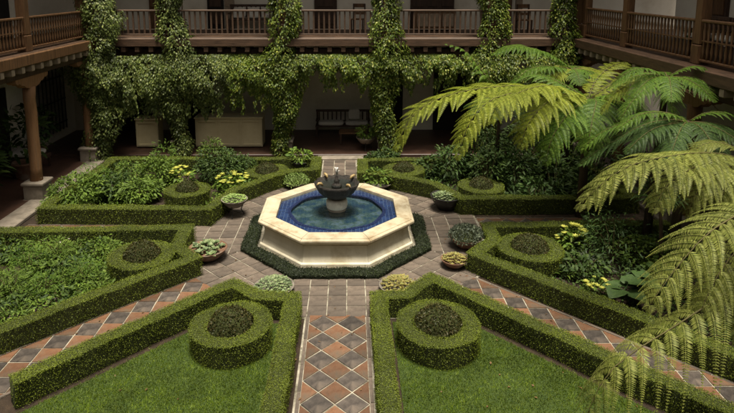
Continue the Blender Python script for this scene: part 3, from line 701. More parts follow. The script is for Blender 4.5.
def cushion(loc, sx, sy, sz, label, mat='cushion', rx=0, group='cushions on the galleries'):
    V = []; n = 10
    m = MB(); 
    for k in range(7):
        t = -1+2*k/6; r = (1-abs(t)**2.6)**.5 if abs(t) < 1 else .0
        for i in range(20):
            a = 2*math.pi*i/20; c_, s_ = math.cos(a), math.sin(a); e = .35
            V.append((sx/2*math.copysign(abs(c_)**e, c_)*(.80+.2*r), sy/2*math.copysign(abs(s_)**e, s_)*(.80+.2*r), sz/2*t))
    m.add(V, [(k*20+i, k*20+(i+1) % 20, k*20+20+(i+1) % 20, k*20+20+i) for k in range(6) for i in range(20)]+[tuple(range(19, -1, -1)), tuple(range(120, 140))])
    o = m.build('cushion', M[mat], None, True, loc); o.rotation_euler = (rx, 0, 0); return tag(o, label, 'cushion', group)
bx_, by_ = -.22, 21.35
bench((bx_, by_, .09), 2.05, 'dark wooden slat back bench under the vines on the ground floor')
cushion((bx_-.45, by_-.03, .09+.52), .95, .5, .14, 'long pale seat cushion on the dark ground floor bench')
cushion((bx_+.52, by_-.03, .09+.52), .85, .5, .14, 'shorter pale seat cushion beside the scatter cushion on the bench')
cushion((bx_+.42, by_+.12, .09+.80), .42, .40, .13, 'upright white scatter cushion on the dark bench', rx=R_(75))
t = empty('coffee_table', (.15, 20.35, .09), 'low dark table in front of the ground floor bench', 'table')
m = MB(); m.box(-.5, .5, -.28, .28, .40, .45, .01); m.build('table_top', M['wood'], t)
for x in (-.44, .44):
    for y in (-.22, .22): m = MB(); m.box(x-.03, x+.03, y-.03, y+.03, 0, .40); m.build('leg', M['wood_d'], t)
# upper gallery furniture
bench((-3.55, 21.6, DZ), 1.75, 'upper gallery bench with a row of pale cushions'); 
for i in range(3): cushion((-4.05+i*.52, 21.68, DZ+.66), .46, .42, .14, 'pale square cushion leaning on the upper gallery bench', rx=R_(72), group='cushions on the upper bench')
def chair(loc, rz, label):
    o = empty('wooden_chair', loc, label, 'chair', 'wooden chairs on the upper gallery', rz)
    m = MB(); m.box(-.24, .24, -.24, .24, .42, .46, .01); m.build('seat', M['wood'], o)
    for x in (-.21, .21):
        for y in (-.21, .21): m = MB(); m.box(x-.025, x+.025, y-.025, y+.025, 0, .42 if y < 0 else 1.0, .005); m.build('leg', M['wood_d'], o)
    m = MB(); m.box(-.21, .21, .195, .225, .86, 1.0, .01); m.box(-.21, .21, .195, .225, .6, .7, .01); m.build('backrest', M['wood'], o)
chair((6.3, 20.9, DZ), 0, 'wooden chair by the far corner of the upper gallery'); chair((-1.9, 21.2, DZ), .3, 'wooden chair partly behind the vine covered post'); chair((.35, 21.5, DZ), -.2, 'wooden chair against the pale upper wall')
o = empty('carved_chest', (3.2, 21.7, DZ), 'carved wooden chest against the upper gallery doors', 'chest')
m = MB(); m.box(-.75, .75, -.25, .25, .08, .72, .012); m.build('body', M['wood'], o); m = MB(); m.box(-.8, .8, -.29, .29, .725, .79, .015); m.build('lid', M['wood_d'], o)
for i in range(3): m = MB(); m.box(-.68+i*.47, -.68+i*.47+.4, -.275, -.24, .16, .64, .015); m.build('panel', M['wood_p'], o)
# right upper gallery: white clothed table, potted palm
o = empty('cloth_table', (8.7, 10.6, DZ), 'round table under a white cloth on the upper gallery', 'table')
m = MB(); V = []
for k, (r, z) in enumerate([(.0, .76), (.40, .76), (.46, .74), (.50, .55), (.53, .3), (.55, .05)]):
    for i in range(32): a = 2*math.pi*i/32; f = 1+.06*math.cos(8*a)*(k > 2)*(k-2)/3; V.append((r*f*math.cos(a), r*f*math.sin(a), z))
m.add(V, [(k*32+i, k*32+(i+1) % 32, k*32+32+(i+1) % 32, k*32+32+i) for k in range(5) for i in range(32)]); m.build('tablecloth', M['cushion'], o, True)
m = MB(); m.lathe([(.25, 0), (.25, .03), (.05, .06), (.05, .755)], 12); m.build('table_stand', M['wood_d'], o)
for k, (x, y) in enumerate(((8.55, 12.9), (8.6, 13.8))): bench((x, y, DZ), .8, 'small wooden seat behind the turned balusters by the thick posts', rz=-math.pi/2); 
for k, (x, y) in enumerate(((8.5, 12.9), (8.55, 13.8))): cushion((x, y, DZ+.52), .5, .62, .13, 'pale cushion on the small seat behind the turned balusters', group='cushions on the small seats')

# ------------------------------------------------------------------ plants
def plant_leaves(n, r, h, L, Wl, mode='bush', droop=.25):
    """leaves of a bush standing at the origin"""
    if mode == 'bush':
        P = rand_dirs(n)*arr(r, r, h*.55)*rng.uniform(.45, 1.0, (n, 1))**.6; P[:, 2] = P[:, 2]*.9+h*.5; P = P*(1+.18*snoise(P, 6/r*.5, int(n)))[:, None]
        P[:, 2] = np.maximum(P[:, 2], .02)
        D = unit(P*arr(1, 1, .25)/r+rand_dirs(n)*.6); N = unit(arr(0, 0, 1)+rand_dirs(n)*.6)
    elif mode == 'strap':
        a = rng.uniform(0, 6.28, n); P = np.stack([np.cos(a), np.sin(a), a*0], 1)*rng.uniform(0, r*.25, (n, 1)); e = rng.uniform(.5, 1.6, n)
        D = unit(np.stack([np.cos(a), np.sin(a), e], 1)); N = unit(np.stack([-np.cos(a)*e, -np.sin(a)*e, np.ones(n)], 1))
    elif mode == 'rosette':
        k = np.arange(n); a = k*2.39996; q = (k/n)**.6; P = np.stack([np.cos(a), np.sin(a), a*0], 1)*r*.08; e = 1.9-1.7*q
        D = unit(np.stack([np.cos(a), np.sin(a), e], 1)); N = unit(np.stack([-np.cos(a)*e, -np.sin(a)*e, np.ones(n)], 1)); L = L*(.5+.5*q)
    s = rng.uniform(.75, 1.25, n)
    return big_leaves(P, D, N, L*s, Wl*s, droop)
def stems(n, r, h, rad=.006):
    m = MB()
    for i in range(n):
        a = 6.283*i/n+rng.uniform(0, .6); q = rng.uniform(.3, .8)*r; m.tube([(0.1*q*math.cos(a), .1*q*math.sin(a), 0), (.5*q*math.cos(a), .5*q*math.sin(a), h*.5), (q*math.cos(a), q*math.sin(a), h*rng.uniform(.6, .9))], [rad*1.4, rad, rad*.6], 4)
    return m
def plant(name, pos, r, h, n, L, Wl, mat, label, cat='plant', group=None, mode='bush', blooms=None, droop=.25, z=0.01):
    o = empty(name, (pos[0], pos[1], z), label, cat, group); 
    if mode == 'bush': stems(7, r, h).build('stem', M['stem'], o)
    V, F = plant_leaves(n, r, h, L, Wl, mode, droop); link('foliage', npmesh('foliage', V, F, M[mat]), o)
    if blooms:
        bm, k, bs = blooms; P = rand_dirs(k)*arr(r*.85, r*.85, h*.25)+arr(0, 0, h*.95); parts = []
        for i in range(k):
            q = 7; a = rng.uniform(0, 6.28)+np.arange(q)*6.283/q; Dd = np.stack([np.cos(a), np.sin(a), np.full(q, .5)], 1); parts.append(leaf_quads(np.repeat(P[i:i+1], q, 0), Dd, np.tile(arr(0, 0, 1), (q, 1)), bs*rng.uniform(.7, 1.3), bs*.55))
        V, F = merge(parts); tag(link('flowers', npmesh('flowers', V, F, M[bm]), o), kind='stuff')
    return o
# back-left bed
for (x, y, r, h, n, L, wl, mt, lab) in [
    (78, 204, .75, .75, 800, .17, .075, 'bush', 'bushy light green plant filling the back bed corner by the stone plinth'),
    (115, 197, .60, .60, 520, .18, .085, 'bush_d', 'broad leaved dark plant in the back bed next to the bushy corner plant'),
    (140, 201, .60, .60, 560, .17, .085, 'bush', 'rounded leafy plant in the back bed before the short cream cabinet'),
    (60, 209, .40, .42, 320, .13, .06, 'bush_l', 'small pale green plant at the back bed edge near the plinth'),
    (157, 186, .55, .85, 600, .17, .07, 'bush', 'tall green shrub in the back bed below the short cream cabinet'),
    (222, 181, .75, .95, 1000, .16, .07, 'bush_d', 'dense dark green shrub in front of the long cream cabinet'),
    (212, 176, .40, 1.15, 380, .15, .05, 'bush', 'upright feathery shrub in front of the long cream cabinet'),
    (245, 178, .40, .70, 360, .14, .06, 'bush_d', 'small dark shrub at the end of the long cream cabinet'),
    (120, 176, .45, .40, 300, .12, .05, 'bush_d', 'low dark plant along the back hedge by the vine column')]:
    plant('leafy_shrub', G(x, y), r, h, int(n*2.2), L*.66, wl*.6, mt, lab, 'shrub')
plant('yellow_plant', G(182, 188), .36, .50, 260, .13, .07, 'bush_l', 'yellow flowering plant between the ring hedge and the tall green shrub', 'plant', 'yellow plants', blooms=('yellow', 28, .075))
plant('yellow_plant', G(233, 192), .50, .44, 320, .12, .065, 'bush_l', 'wide yellow flowering plant in front of the dense dark shrub', 'plant', 'yellow plants', blooms=('yellow', 46, .075))
# left bed
for i in range(46):
    x, y = rng.uniform(0, 108), 0; y = rng.uniform(250, 334-x*.45)
    k = i % 4
    plant('bed_plant', G(x, y), rng.uniform(.22, .42), rng.uniform(.18, .40), 240, [.085, .10, .07, .10][k], [.035, .04, .032, .018][k], ['bush', 'bush_d', 'bush_l', 'bush'][k],
          ['low green bedding plant', 'low dark green bedding plant', 'pale green bedding plant', 'fine leaved green bedding plant'][k] + ' crowded in the left flower bed', 'plant', ['green', 'dark', 'pale', 'fine'][k] + ' bedding plants in the left bed')
for i in range(16):      # the bed goes on past the frame edge
    plant('bed_plant', (rng.uniform(-7.7, -5.6), rng.uniform(8.2, 11.6)), rng.uniform(.3, .45), rng.uniform(.2, .4), 150, .11, .045, 'bush' if i % 2 else 'bush_d', 'low green bedding plant crowded in the left flower bed' if i % 2 else 'low dark green bedding plant crowded in the left flower bed', 'plant', ('green' if i % 2 else 'dark') + ' bedding plants in the left bed')
for x, y in ((66, 300), (20, 262), (88, 270), (62, 285), (95, 290)): plant('strap_leaf_plant', G(x, y), .3, .3, 26, .36, .032, 'bush_l', 'clump of arching strap leaves in the left flower bed', 'plant', 'strap leaf clumps in the left bed', 'strap', droop=.5)
for x, y in ((4, 305), (18, 322), (40, 318), (50, 309)): plant('purple_plant', G(x, y), .20, .16, 110, .07, .045, 'purple', 'small purple leaved plant in the left flower bed', 'plant', 'purple plants in the left bed', blooms=None)
for x, y, b in ((48, 246, 'white'), (66, 248, 'white'), (110, 243, 'white'), (30, 255, 'red')): plant('flowering_plant', G(x, y), .18, .20, 90, .07, .04, 'bush', 'little plant with pale blooms beside the back edge of the left bed' if b == 'white' else 'little plant with red blooms in the left bed', 'plant', 'small blooming plants' if b == 'white' else None, blooms=(b, 7, .035))
for k, (x, y, r_, h_, mt, wh) in enumerate(((30, 275, .34, .62, 'fern_g', 'near the short purple plants'), (58, 262, .30, .55, 'bush_l', 'along the back hedge of the left bed'), (85, 285, .30, .50, 'fern_g', 'near the ring hedge of the left bed'), (12, 300, .32, .58, 'bush', 'in the left bed corner'), (45, 298, .28, .45, 'fern_g', 'amid the low left bedding plants'))):
    plant('feathery_plant', G(x, y), r_, h_, 520, .085, .012, mt, 'taller feathery green plant ' + wh, 'plant', 'feathery plants in the left bed')
for k, (x, y, r_, h_, mt, wh) in enumerate(((95, 196, .45, .95, 'fern_g', 'rising over the bushy corner plants'), (130, 190, .40, .85, 'bush_l', 'between the rounded leafy plant and the back hedge'), (165, 180, .40, 1.15, 'fern_g', 'in front of the vine between the cabinets'))):
    plant('feathery_plant', G(x, y), r_, h_, 620, .11, .016, mt, 'feathery light green shrub ' + wh, 'shrub', 'feathery shrubs in the back bed')
# right bed
plant('yellow_plant', G(572, 250), .28, .46, 170, .12, .06, 'bush_l', 'yellow flowering plant beside the ring hedge of the hosta bed', 'plant', 'yellow plants', blooms=('yellow', 26, .08))
plant('yellow_plant', G(596, 297), .24, .28, 130, .10, .05, 'bush', 'low yellow flowering plant at the diagonal hedge of the hosta bed', 'plant', 'yellow plants', blooms=('yellow', 20, .06))
plant('yellow_plant', G(558, 248), .12, .25, 50, .08, .04, 'bush', 'tiny yellow bloom by the hosta bed ring hedge', 'plant', 'yellow plants', blooms=('yellow', 6, .06))
for x, y in ((566, 277), (605, 270), (588, 262)): plant('strap_leaf_plant', G(x, y), .3, .35, 22, .42, .03, 'bush_l' if x < 570 else 'silver', 'clump of strap leaves in the hosta bed', 'plant', 'strap leaf clumps in the hosta bed', 'strap', droop=.45)
def hosta(pos, sc_, n, label):
    o = empty('hosta', (pos.x, pos.y, .01), label, 'plant', 'hostas'); outline = [(0, 0), (-.08, .16), (-.02, .36), (.22, .48), (.5, .44), (.76, .27), (1.0, 0)]
    for k in range(n):
        a = k*2.4+.5; e = Vector((math.cos(a), math.sin(a), 0)); t = Vector((-e.y, e.x, 0)); q = sc_*rng.uniform(.8, 1.15); h = rng.uniform(.22, .42)
        st = e*q*.25+Vector((0, 0, h)); vs = []; fs = []
        for u, v in outline:
            for sg in (-1, -.5, 0, .5, 1): vs.append(st+e*q*(u+.06*(1-abs(sg)))+t*q*v*sg+Vector((0, 0, q*(.16*abs(sg)*v-.34*u*u+.22*u+.02*math.sin(9*u+5*sg)))))
        for p_ in range(6):
            for c_ in range(4): b_ = p_*5+c_; fs.append((b_, b_+1, b_+6, b_+5))
        m = MB(); m.add(vs, fs); m.tube([(0, 0, 0), st*.6+Vector((0, 0, .03)), st+e*q*.06], .008, 5); m.build('leaf', M['hosta'], o, True)
hosta(G(622, 302), .36, 6, 'plant with large round hosta leaves beside the low yellow flowers'); hosta(G(642, 298), .32, 5, 'plant with large round hosta leaves near the sapling foot')
for x, y, r, h, mt, lab in ((612, 262, .75, 1.0, 'fern_d', 'soft feathery shrub in the middle of the hosta bed'), (600, 247, .5, .8, 'fern_d', 'feathery shrub by the back hedge of the hosta bed'), (640, 265, .5, .6, 'bush', 'green shrub at the foot of the slim sapling'), (672, 262, .6, .55, 'bush_d', 'dark shrub by the stone plinth of the right gallery'), (582, 275, .45, .4, 'bush_d', 'low dark plant between the yellow flowers'), (655, 290, .5, .4, 'bush_d', 'low dark plant beside the hostas')):
    plant('leafy_shrub', G(x, y), r, h, 700 if mt == 'fern_d' else 420, .10, .022 if mt == 'fern_d' else .06, mt, lab, 'shrub')
# sapling
b = G(660, 275); o = empty('sapling', b, 'slim bare stemmed sapling rising from the hosta bed', 'tree')
m = MB(); m.tube([(0, 0, 0), (.0, .05, .6), (-.05, .05, 1.1), (-.08, .1, 1.6)], [.05, .04, .035, .025], 7); m.build('trunk', M['bark'], o, True)
V, F = plant_leaves(260, .45, .35, .16, .03); link('crown', npmesh('crown', V+arr(-.08, .1, 1.5), F, M['fern_d']), o)
# back-right bed: dark understory
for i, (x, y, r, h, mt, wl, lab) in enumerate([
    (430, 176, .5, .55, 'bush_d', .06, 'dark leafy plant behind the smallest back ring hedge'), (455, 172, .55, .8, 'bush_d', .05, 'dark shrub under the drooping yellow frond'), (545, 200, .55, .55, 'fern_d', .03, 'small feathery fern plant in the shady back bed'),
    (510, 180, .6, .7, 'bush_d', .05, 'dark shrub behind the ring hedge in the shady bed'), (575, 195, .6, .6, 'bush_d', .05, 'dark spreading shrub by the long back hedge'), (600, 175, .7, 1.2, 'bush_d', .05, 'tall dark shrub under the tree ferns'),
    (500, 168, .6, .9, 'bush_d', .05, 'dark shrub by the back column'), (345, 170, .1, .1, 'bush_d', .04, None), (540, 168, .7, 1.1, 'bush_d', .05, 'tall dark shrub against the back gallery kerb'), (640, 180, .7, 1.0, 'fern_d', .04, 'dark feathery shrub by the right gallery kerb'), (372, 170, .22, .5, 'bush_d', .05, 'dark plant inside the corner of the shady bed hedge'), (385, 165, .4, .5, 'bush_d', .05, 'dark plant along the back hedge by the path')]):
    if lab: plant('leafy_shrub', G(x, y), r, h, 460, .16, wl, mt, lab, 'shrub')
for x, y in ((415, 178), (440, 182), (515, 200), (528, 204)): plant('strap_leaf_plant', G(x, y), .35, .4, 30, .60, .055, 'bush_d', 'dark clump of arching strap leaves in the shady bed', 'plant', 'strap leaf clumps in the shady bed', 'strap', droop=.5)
def ground_cover(poly, n, mat, label, L=.07, Wl=.03, zmax=.10):
    x0, x1 = min(p[0] for p in poly), max(p[0] for p in poly); y0, y1 = min(p[1] for p in poly), max(p[1] for p in poly)
    P = np.stack([rng.uniform(x0, x1, n), rng.uniform(y0, y1, n)], 1); ins = np.zeros(n, bool)
    for i in range(len(poly)):
        a, b = poly[i], poly[(i+1) % len(poly)]; cnd = (a[1] > P[:, 1]) != (b[1] > P[:, 1]); ins ^= cnd & (P[:, 0] < (b[0]-a[0])*(P[:, 1]-a[1])/((b[1]-a[1]) or 1e-9)+a[0])
    for (cx, cy, rr, _) in rings: ins &= np.hypot(P[:, 0]-cx, P[:, 1]-cy) > rr
    P = P[ins]; k = len(P); P3 = np.concatenate([P, np.zeros((k, 1))], 1); nz = snoise(P3, 2.6, n); keep = rng.random(k) < .55+nz; P3, nz = P3[keep], nz[keep]; k = len(P3)
    P3[:, 2] = .01+rng.random(k)*zmax*(.7+nz); sz = rng.uniform(.6, 1.4, k)
    V, F = leaf_quads(P3, unit(rand_dirs(k)+arr(0, 0, .5)), unit(arr(0, 0, 1)+rand_dirs(k)*.6), L*sz, Wl*sz)
    tag(link('ground_cover', npmesh('ground_cover', V, F, M[mat])), label, 'ground cover', kind='stuff')
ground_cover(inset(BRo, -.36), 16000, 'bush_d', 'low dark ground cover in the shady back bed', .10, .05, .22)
ground_cover(inset(BLo, .36), 9000, 'bush', 'low green ground cover in the back bed by the cabinets', .08, .04, .14)
ground_cover(inset(Lo, -.36)+[(-7.9, 6.6)], 26000, 'bush', 'low green ground cover in the left flower bed', .06, .028, .14)
ground_cover(inset(Ro, .36)+[(7.3, 7)], 15000, 'bush_d', 'low dark ground cover in the hosta bed', .07, .035, .14)
for k, (x, y, r, h) in enumerate(((3.0, 16.6, .5, 1.1), (4.1, 16.9, .7, 1.6), (5.2, 16.6, .7, 1.9), (6.3, 16.4, .7, 2.0), (6.8, 15.2, .6, 1.7), (5.6, 15.3, .6, 1.2), (4.9, 14.6, .45, .7), (6.2, 14.5, .5, .9), (3.9, 15.7, .55, 1.25), (4.7, 15.6, .55, 1.2))):
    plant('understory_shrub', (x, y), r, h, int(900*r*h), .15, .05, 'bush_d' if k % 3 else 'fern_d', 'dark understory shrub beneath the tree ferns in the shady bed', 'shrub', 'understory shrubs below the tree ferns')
# left gallery potted plants in the shade
for k, (x, y, s) in enumerate(((-9.6, 16.6, 1.0), (-9.3, 14.2, .7), (-10.1, 18.2, .9))):
    o = empty('potted_palm', (x, y, .09), ['tallest potted plant in the shade behind the wooden column', 'smallest potted plant in the shade of the left gallery', 'potted plant by the low chair in the left gallery'][k], 'plant', 'potted plants in the left gallery')
    m = MB(); m.lathe([(.20, 0), (.30, .42), (.33, .44), (.33, .50), (.29, .50), (.27, .44), (.0, .43)], 18, cap=False); m.build('pot', M['pot'], o, True)
    V, F = plant_leaves(160, .7*s, 1.5*s, .30, .10); link('foliage', npmesh('foliage', V+arr(0, 0, .5), F, M['bush_d']), o)
for k, (x, y) in enumerate(((8.9, 11.3), (9.0, 14.6))):
    o = empty('potted_palm', (x, y, DZ), 'potted palm on the upper gallery behind the thick posts', 'plant', 'potted palms on the upper gallery')
    m = MB(); m.lathe([(.18, 0), (.26, .36), (.28, .38), (.28, .43), (.24, .43), (.22, .38), (.0, .37)], 16, cap=False); m.build('pot', M['pot'], o, True)
    V, F = plant_leaves(60, .6, .9, .7, .08, 'strap', .6); link('foliage', npmesh('foliage', V+arr(0, 0, .4), F, M['bush_d']), o)
# white cushioned seat at the far left
cushion((-9.9, 17.4, .62), .9, .7, .16, 'white seat cushion on the cane chair in the left gallery'); o = empty('low_chair', (-9.9, 17.4, .09), 'low dark chair in the left gallery shade', 'chair')
m = MB(); m.box(-.5, .5, -.4, .4, .30, .44, .02); m.build('seat', M['wood_d'], o)
for x in (-.45, .45):
    for y in (-.35, .35): m = MB(); m.box(x-.03, x+.03, y-.03, y+.03, 0, .30); m.build('leg', M['wood_d'], o)

# ------------------------------------------------------------------ planters
def rosette_patch(n, r, h, size, mat, k=11):
    parts = []
    for i in range(n):
        a = i*2.39996; q = math.sqrt((i+.5)/n)*r; c_ = arr(q*math.cos(a), q*math.sin(a), h*(1-(q/r)**2)+rng.uniform(-.01, .01)); V, F = plant_leaves(k, size, size, size*.75, size*.42, 'rosette', .05)
        t = rng.uniform(0, 6.28); V = V@np.array([[math.cos(t), math.sin(t), 0], [-math.sin(t), math.cos(t), 0], [0, 0, 1]]); parts.append((V*rng.uniform(.75, 1.25)+c_, F))
    return merge(parts)
def planter(pos, r, h, label, fill, mat, pot='pot', stand=0.0, group='bowl planters round the fountain'):
    o = empty('planter', (pos[0], pos[1], .018), label, 'planter', group); z = stand
    m = MB(); m.lathe([(r*.45, z), (r*.55, z+.01), (r*.88, z+h*.6), (r*1.0, z+h*.9), (r*1.04, z+h), (r*.97, z+h), (r*.9, z+h*.85), (.01, z+h*.8)], 28, cap=False); m.build('bowl', M[pot], o, True)
    if stand:
        for k in range(3): a = k*2.094+.4; m = MB(); m.tube([(r*.75*math.cos(a), r*.75*math.sin(a), 0), (r*.5*math.cos(a), r*.5*math.sin(a), z*.6), (r*.72*math.cos(a), r*.72*math.sin(a), z+h*.4)], .014, 6); m.build('stand_leg', M['iron'], o)
    if fill == 'rosette': V, F = rosette_patch(int(40*(r/.3)**2), r*.93, .10, .085, mat)
    elif fill == 'bigrosette': V, F = rosette_patch(12, r*.85, .08, .16, mat, 16)
    elif fill == 'mound':
        Vd, Td = dome_mesh(0, 0, r*1.02, r*.62, 0, seed=int(r*100)); V, F = shell_leaves(Vd, Td, 2600, .06, .022, .9, .04, .6)
        link('stems', npmesh('stems', (Vd*arr(.9, .9, .85)+arr(0, 0, z+h*.8)), Td, M['hedge_core'], True), o)
    elif fill == 'bush': V, F = plant_leaves(230, r*1.05, .42, .13, .055); 
    link('foliage', npmesh('foliage', V+arr(0, 0, z+h*.82), F, M[mat]), o); return o
planter(G(235, 216), .32, .20, 'raised planter bowl of lime green rosettes on an iron stand', 'rosette', 'succ_l', 'pot_g', .24)
planter(G(208, 259), .40, .24, 'wide clay bowl with grey green agave rosettes at the hedge corner', 'bigrosette', 'succ', 'pot')
planter(G(274, 292), .38, .12, 'shallow bowl packed with grey green rosettes by the front hedge', 'rosette', 'succ', 'pot_g')
planter(G(398, 291), .36, .12, 'shallow bowl of yellowish rosettes by the front hedge', 'rosette', 'succ_y', 'pot_g')
planter(G(454, 267), .27, .17, 'small clay bowl of buff rosettes at the foot of the hedge', 'rosette', 'succ_y', 'pot')
planter(G(466, 247), .36, .24, 'clay bowl with a silvery grey mound by the hedge corner', 'mound', 'silver', 'pot')
planter(G(446, 209), .40, .36, 'tall pot with green rosettes spilling over beside the long hedge', 'rosette', 'succ', 'iron')
planter(G(296, 187), .34, .16, 'low bowl of lime green leaves behind the fountain', 'mound', 'succ_l', 'pot_g')
planter(G(378, 188), .40, .16, 'leafy green low bowl behind the fountain by the shady hedge', 'bush', 'bush', 'pot_g')
planter(G(300, 170), .34, .30, 'planter with variegated yellow leaves in the back hedge corner', 'bush', 'bush_l', 'iron')
planter(G(366, 152), .33, .22, 'pale bowl planter on legs near the ground floor bench', 'bush', 'bush_l', 'kerb', .30)

# ------------------------------------------------------------------ vines
def vine(x, z_top, r0, spanL, spanR, label, mat='vine', dens=1650, y0=19.0, base=.0):
    o = empty('climbing_vine', (x, y0, 0), label, 'vine', 'vines on the back gallery')
    m = MB()
    for k in range(4):
        a = 1.57*k-2.2; m.tube([(.24*math.cos(a+z*.8)+rng.uniform(-.03, .03), .24*math.sin(a+z*.8)+.22, z) for z in np.arange(0.05, z_top, .5)], .022, 5)
    m.build('stem', M['bark'], o)
    parts = []
    n = int(z_top*2*r0*3.14*dens); z = rng.uniform(.12, z_top, n); a = rng.uniform(0, 6.28, n)
    dz = np.clip(z/1.8, .35, 1); keep = rng.random(n) < dz*.8+.2; z, a = z[keep], a[keep]; n = len(z)
    prof = r0*(.62+.25*np.clip((z-.8)/1.5, 0, 1)+.38*np.exp(-((z-3.0)/.75)**2))
    P = np.stack([np.cos(a)*prof, np.sin(a)*prof*.8+.05, z], 1); nz_ = snoise(P, 3.2, int(abs(x)*10)); P[:, :2] *= (1+.50*nz_)[:, None]*rng.uniform(.55, 1.06, (n, 1)); P[:, 0] += .12*np.sin(z*2.1+x)
    ok = rng.random(n) < .55+.9*snoise(P, 8, 5); P, a, z = P[ok], a[ok], z[ok]; n = len(P)
    N = unit(np.stack([np.cos(a), np.sin(a)-.4, np.full(n, .55)], 1)+rand_dirs(n)*.55); D = unit(np.stack([np.cos(a)*.5, np.sin(a)*.5, np.full(n, -.75)], 1)+rand_dirs(n)*.5)
    s = rng.uniform(.5, 1.35, n); parts.append(leaf_quads(P, D, N, .080*s, .045*s, .12))
    for xe, zb in (spanL, spanR):      # curtain towards the neighbours
        if xe is None: continue
        n = int(abs(xe)*(3.5-zb)*dens*2.0); u = rng.random(n); zz = rng.random(n)
        drop = zb+(.26*np.sin(u*7+x)+.18*np.sin(u*19+x*2)+.10*np.sin(u*41+x*3)) - .5*np.exp(-u*4)*0
        P = np.stack([u*xe, -.12-.38*np.sin(np.pi*np.clip(zz*1.0, 0, 1))*rng.uniform(.3, 1, n), drop+(3.52-drop)*zz**.85], 1); P[:, 1] += .16*snoise(P, 3.5, int(abs(x)*7)+3); ok = rng.random(n) < .6+.9*snoise(P, 6, 8); P = P[ok]; n = len(P)
        D = unit(arr(0, -.35, -1)+rand_dirs(n)*.55); N = unit(arr(0, -1, .6)+rand_dirs(n)*.6); s = rng.uniform(.5, 1.35, n); parts.append(leaf_quads(P, D, N, .080*s, .045*s, .12))
        for q in range(int(abs(xe)*5)):   # hanging tendrils
            uu = rng.random(); L_ = rng.uniform(.15, .55); k = int(L_*40); t = rng.random(k)
            P = np.stack([uu*xe+rng.normal(size=k)*.03, -.2+rng.normal(size=k)*.04, zb+.15-L_*t], 1); D = unit(arr(0, -.2, -1)+rand_dirs(k)*.4); N = unit(arr(0, -1, .4)+rand_dirs(k)*.5); parts.append(leaf_quads(P, D, N, .11, .05, .12))
    V, F = merge(parts); link('foliage', npmesh('vine_foliage', V, F, M[mat]), o); return o
vine(-8.12, 6.6, .72, (None, 0), (1.35, 1.75), 'grey green vine wrapped round the corner post by the barred window', 'vine_grey', y0=18.55)
vine(-5.72, 6.6, .52, (-1.25, 1.65), (1.8, 1.75), 'vine wrapped round the post between the two cream cabinets', 'vine_grey')
vine(-2.18, 6.6, .54, (-1.85, 1.95), (1.75, 2.62), 'bright vine wrapped round the post between the cabinet and the bench')
vine(1.25, 6.6, .54, (-1.75, 2.62), (1.7, 2.6), 'bright vine wrapped round the post at the right end of the bench')
vine(4.68, 6.6, .50, (-1.75, 2.55), (1.3, 2.0), 'vine wrapped round the post behind the drooping fern fronds')
vine(7.05, 6.6, .46, (-1.15, 2.2), (None, 0), 'narrow vine wrapped round the corner post by the right gallery', y0=18.85)

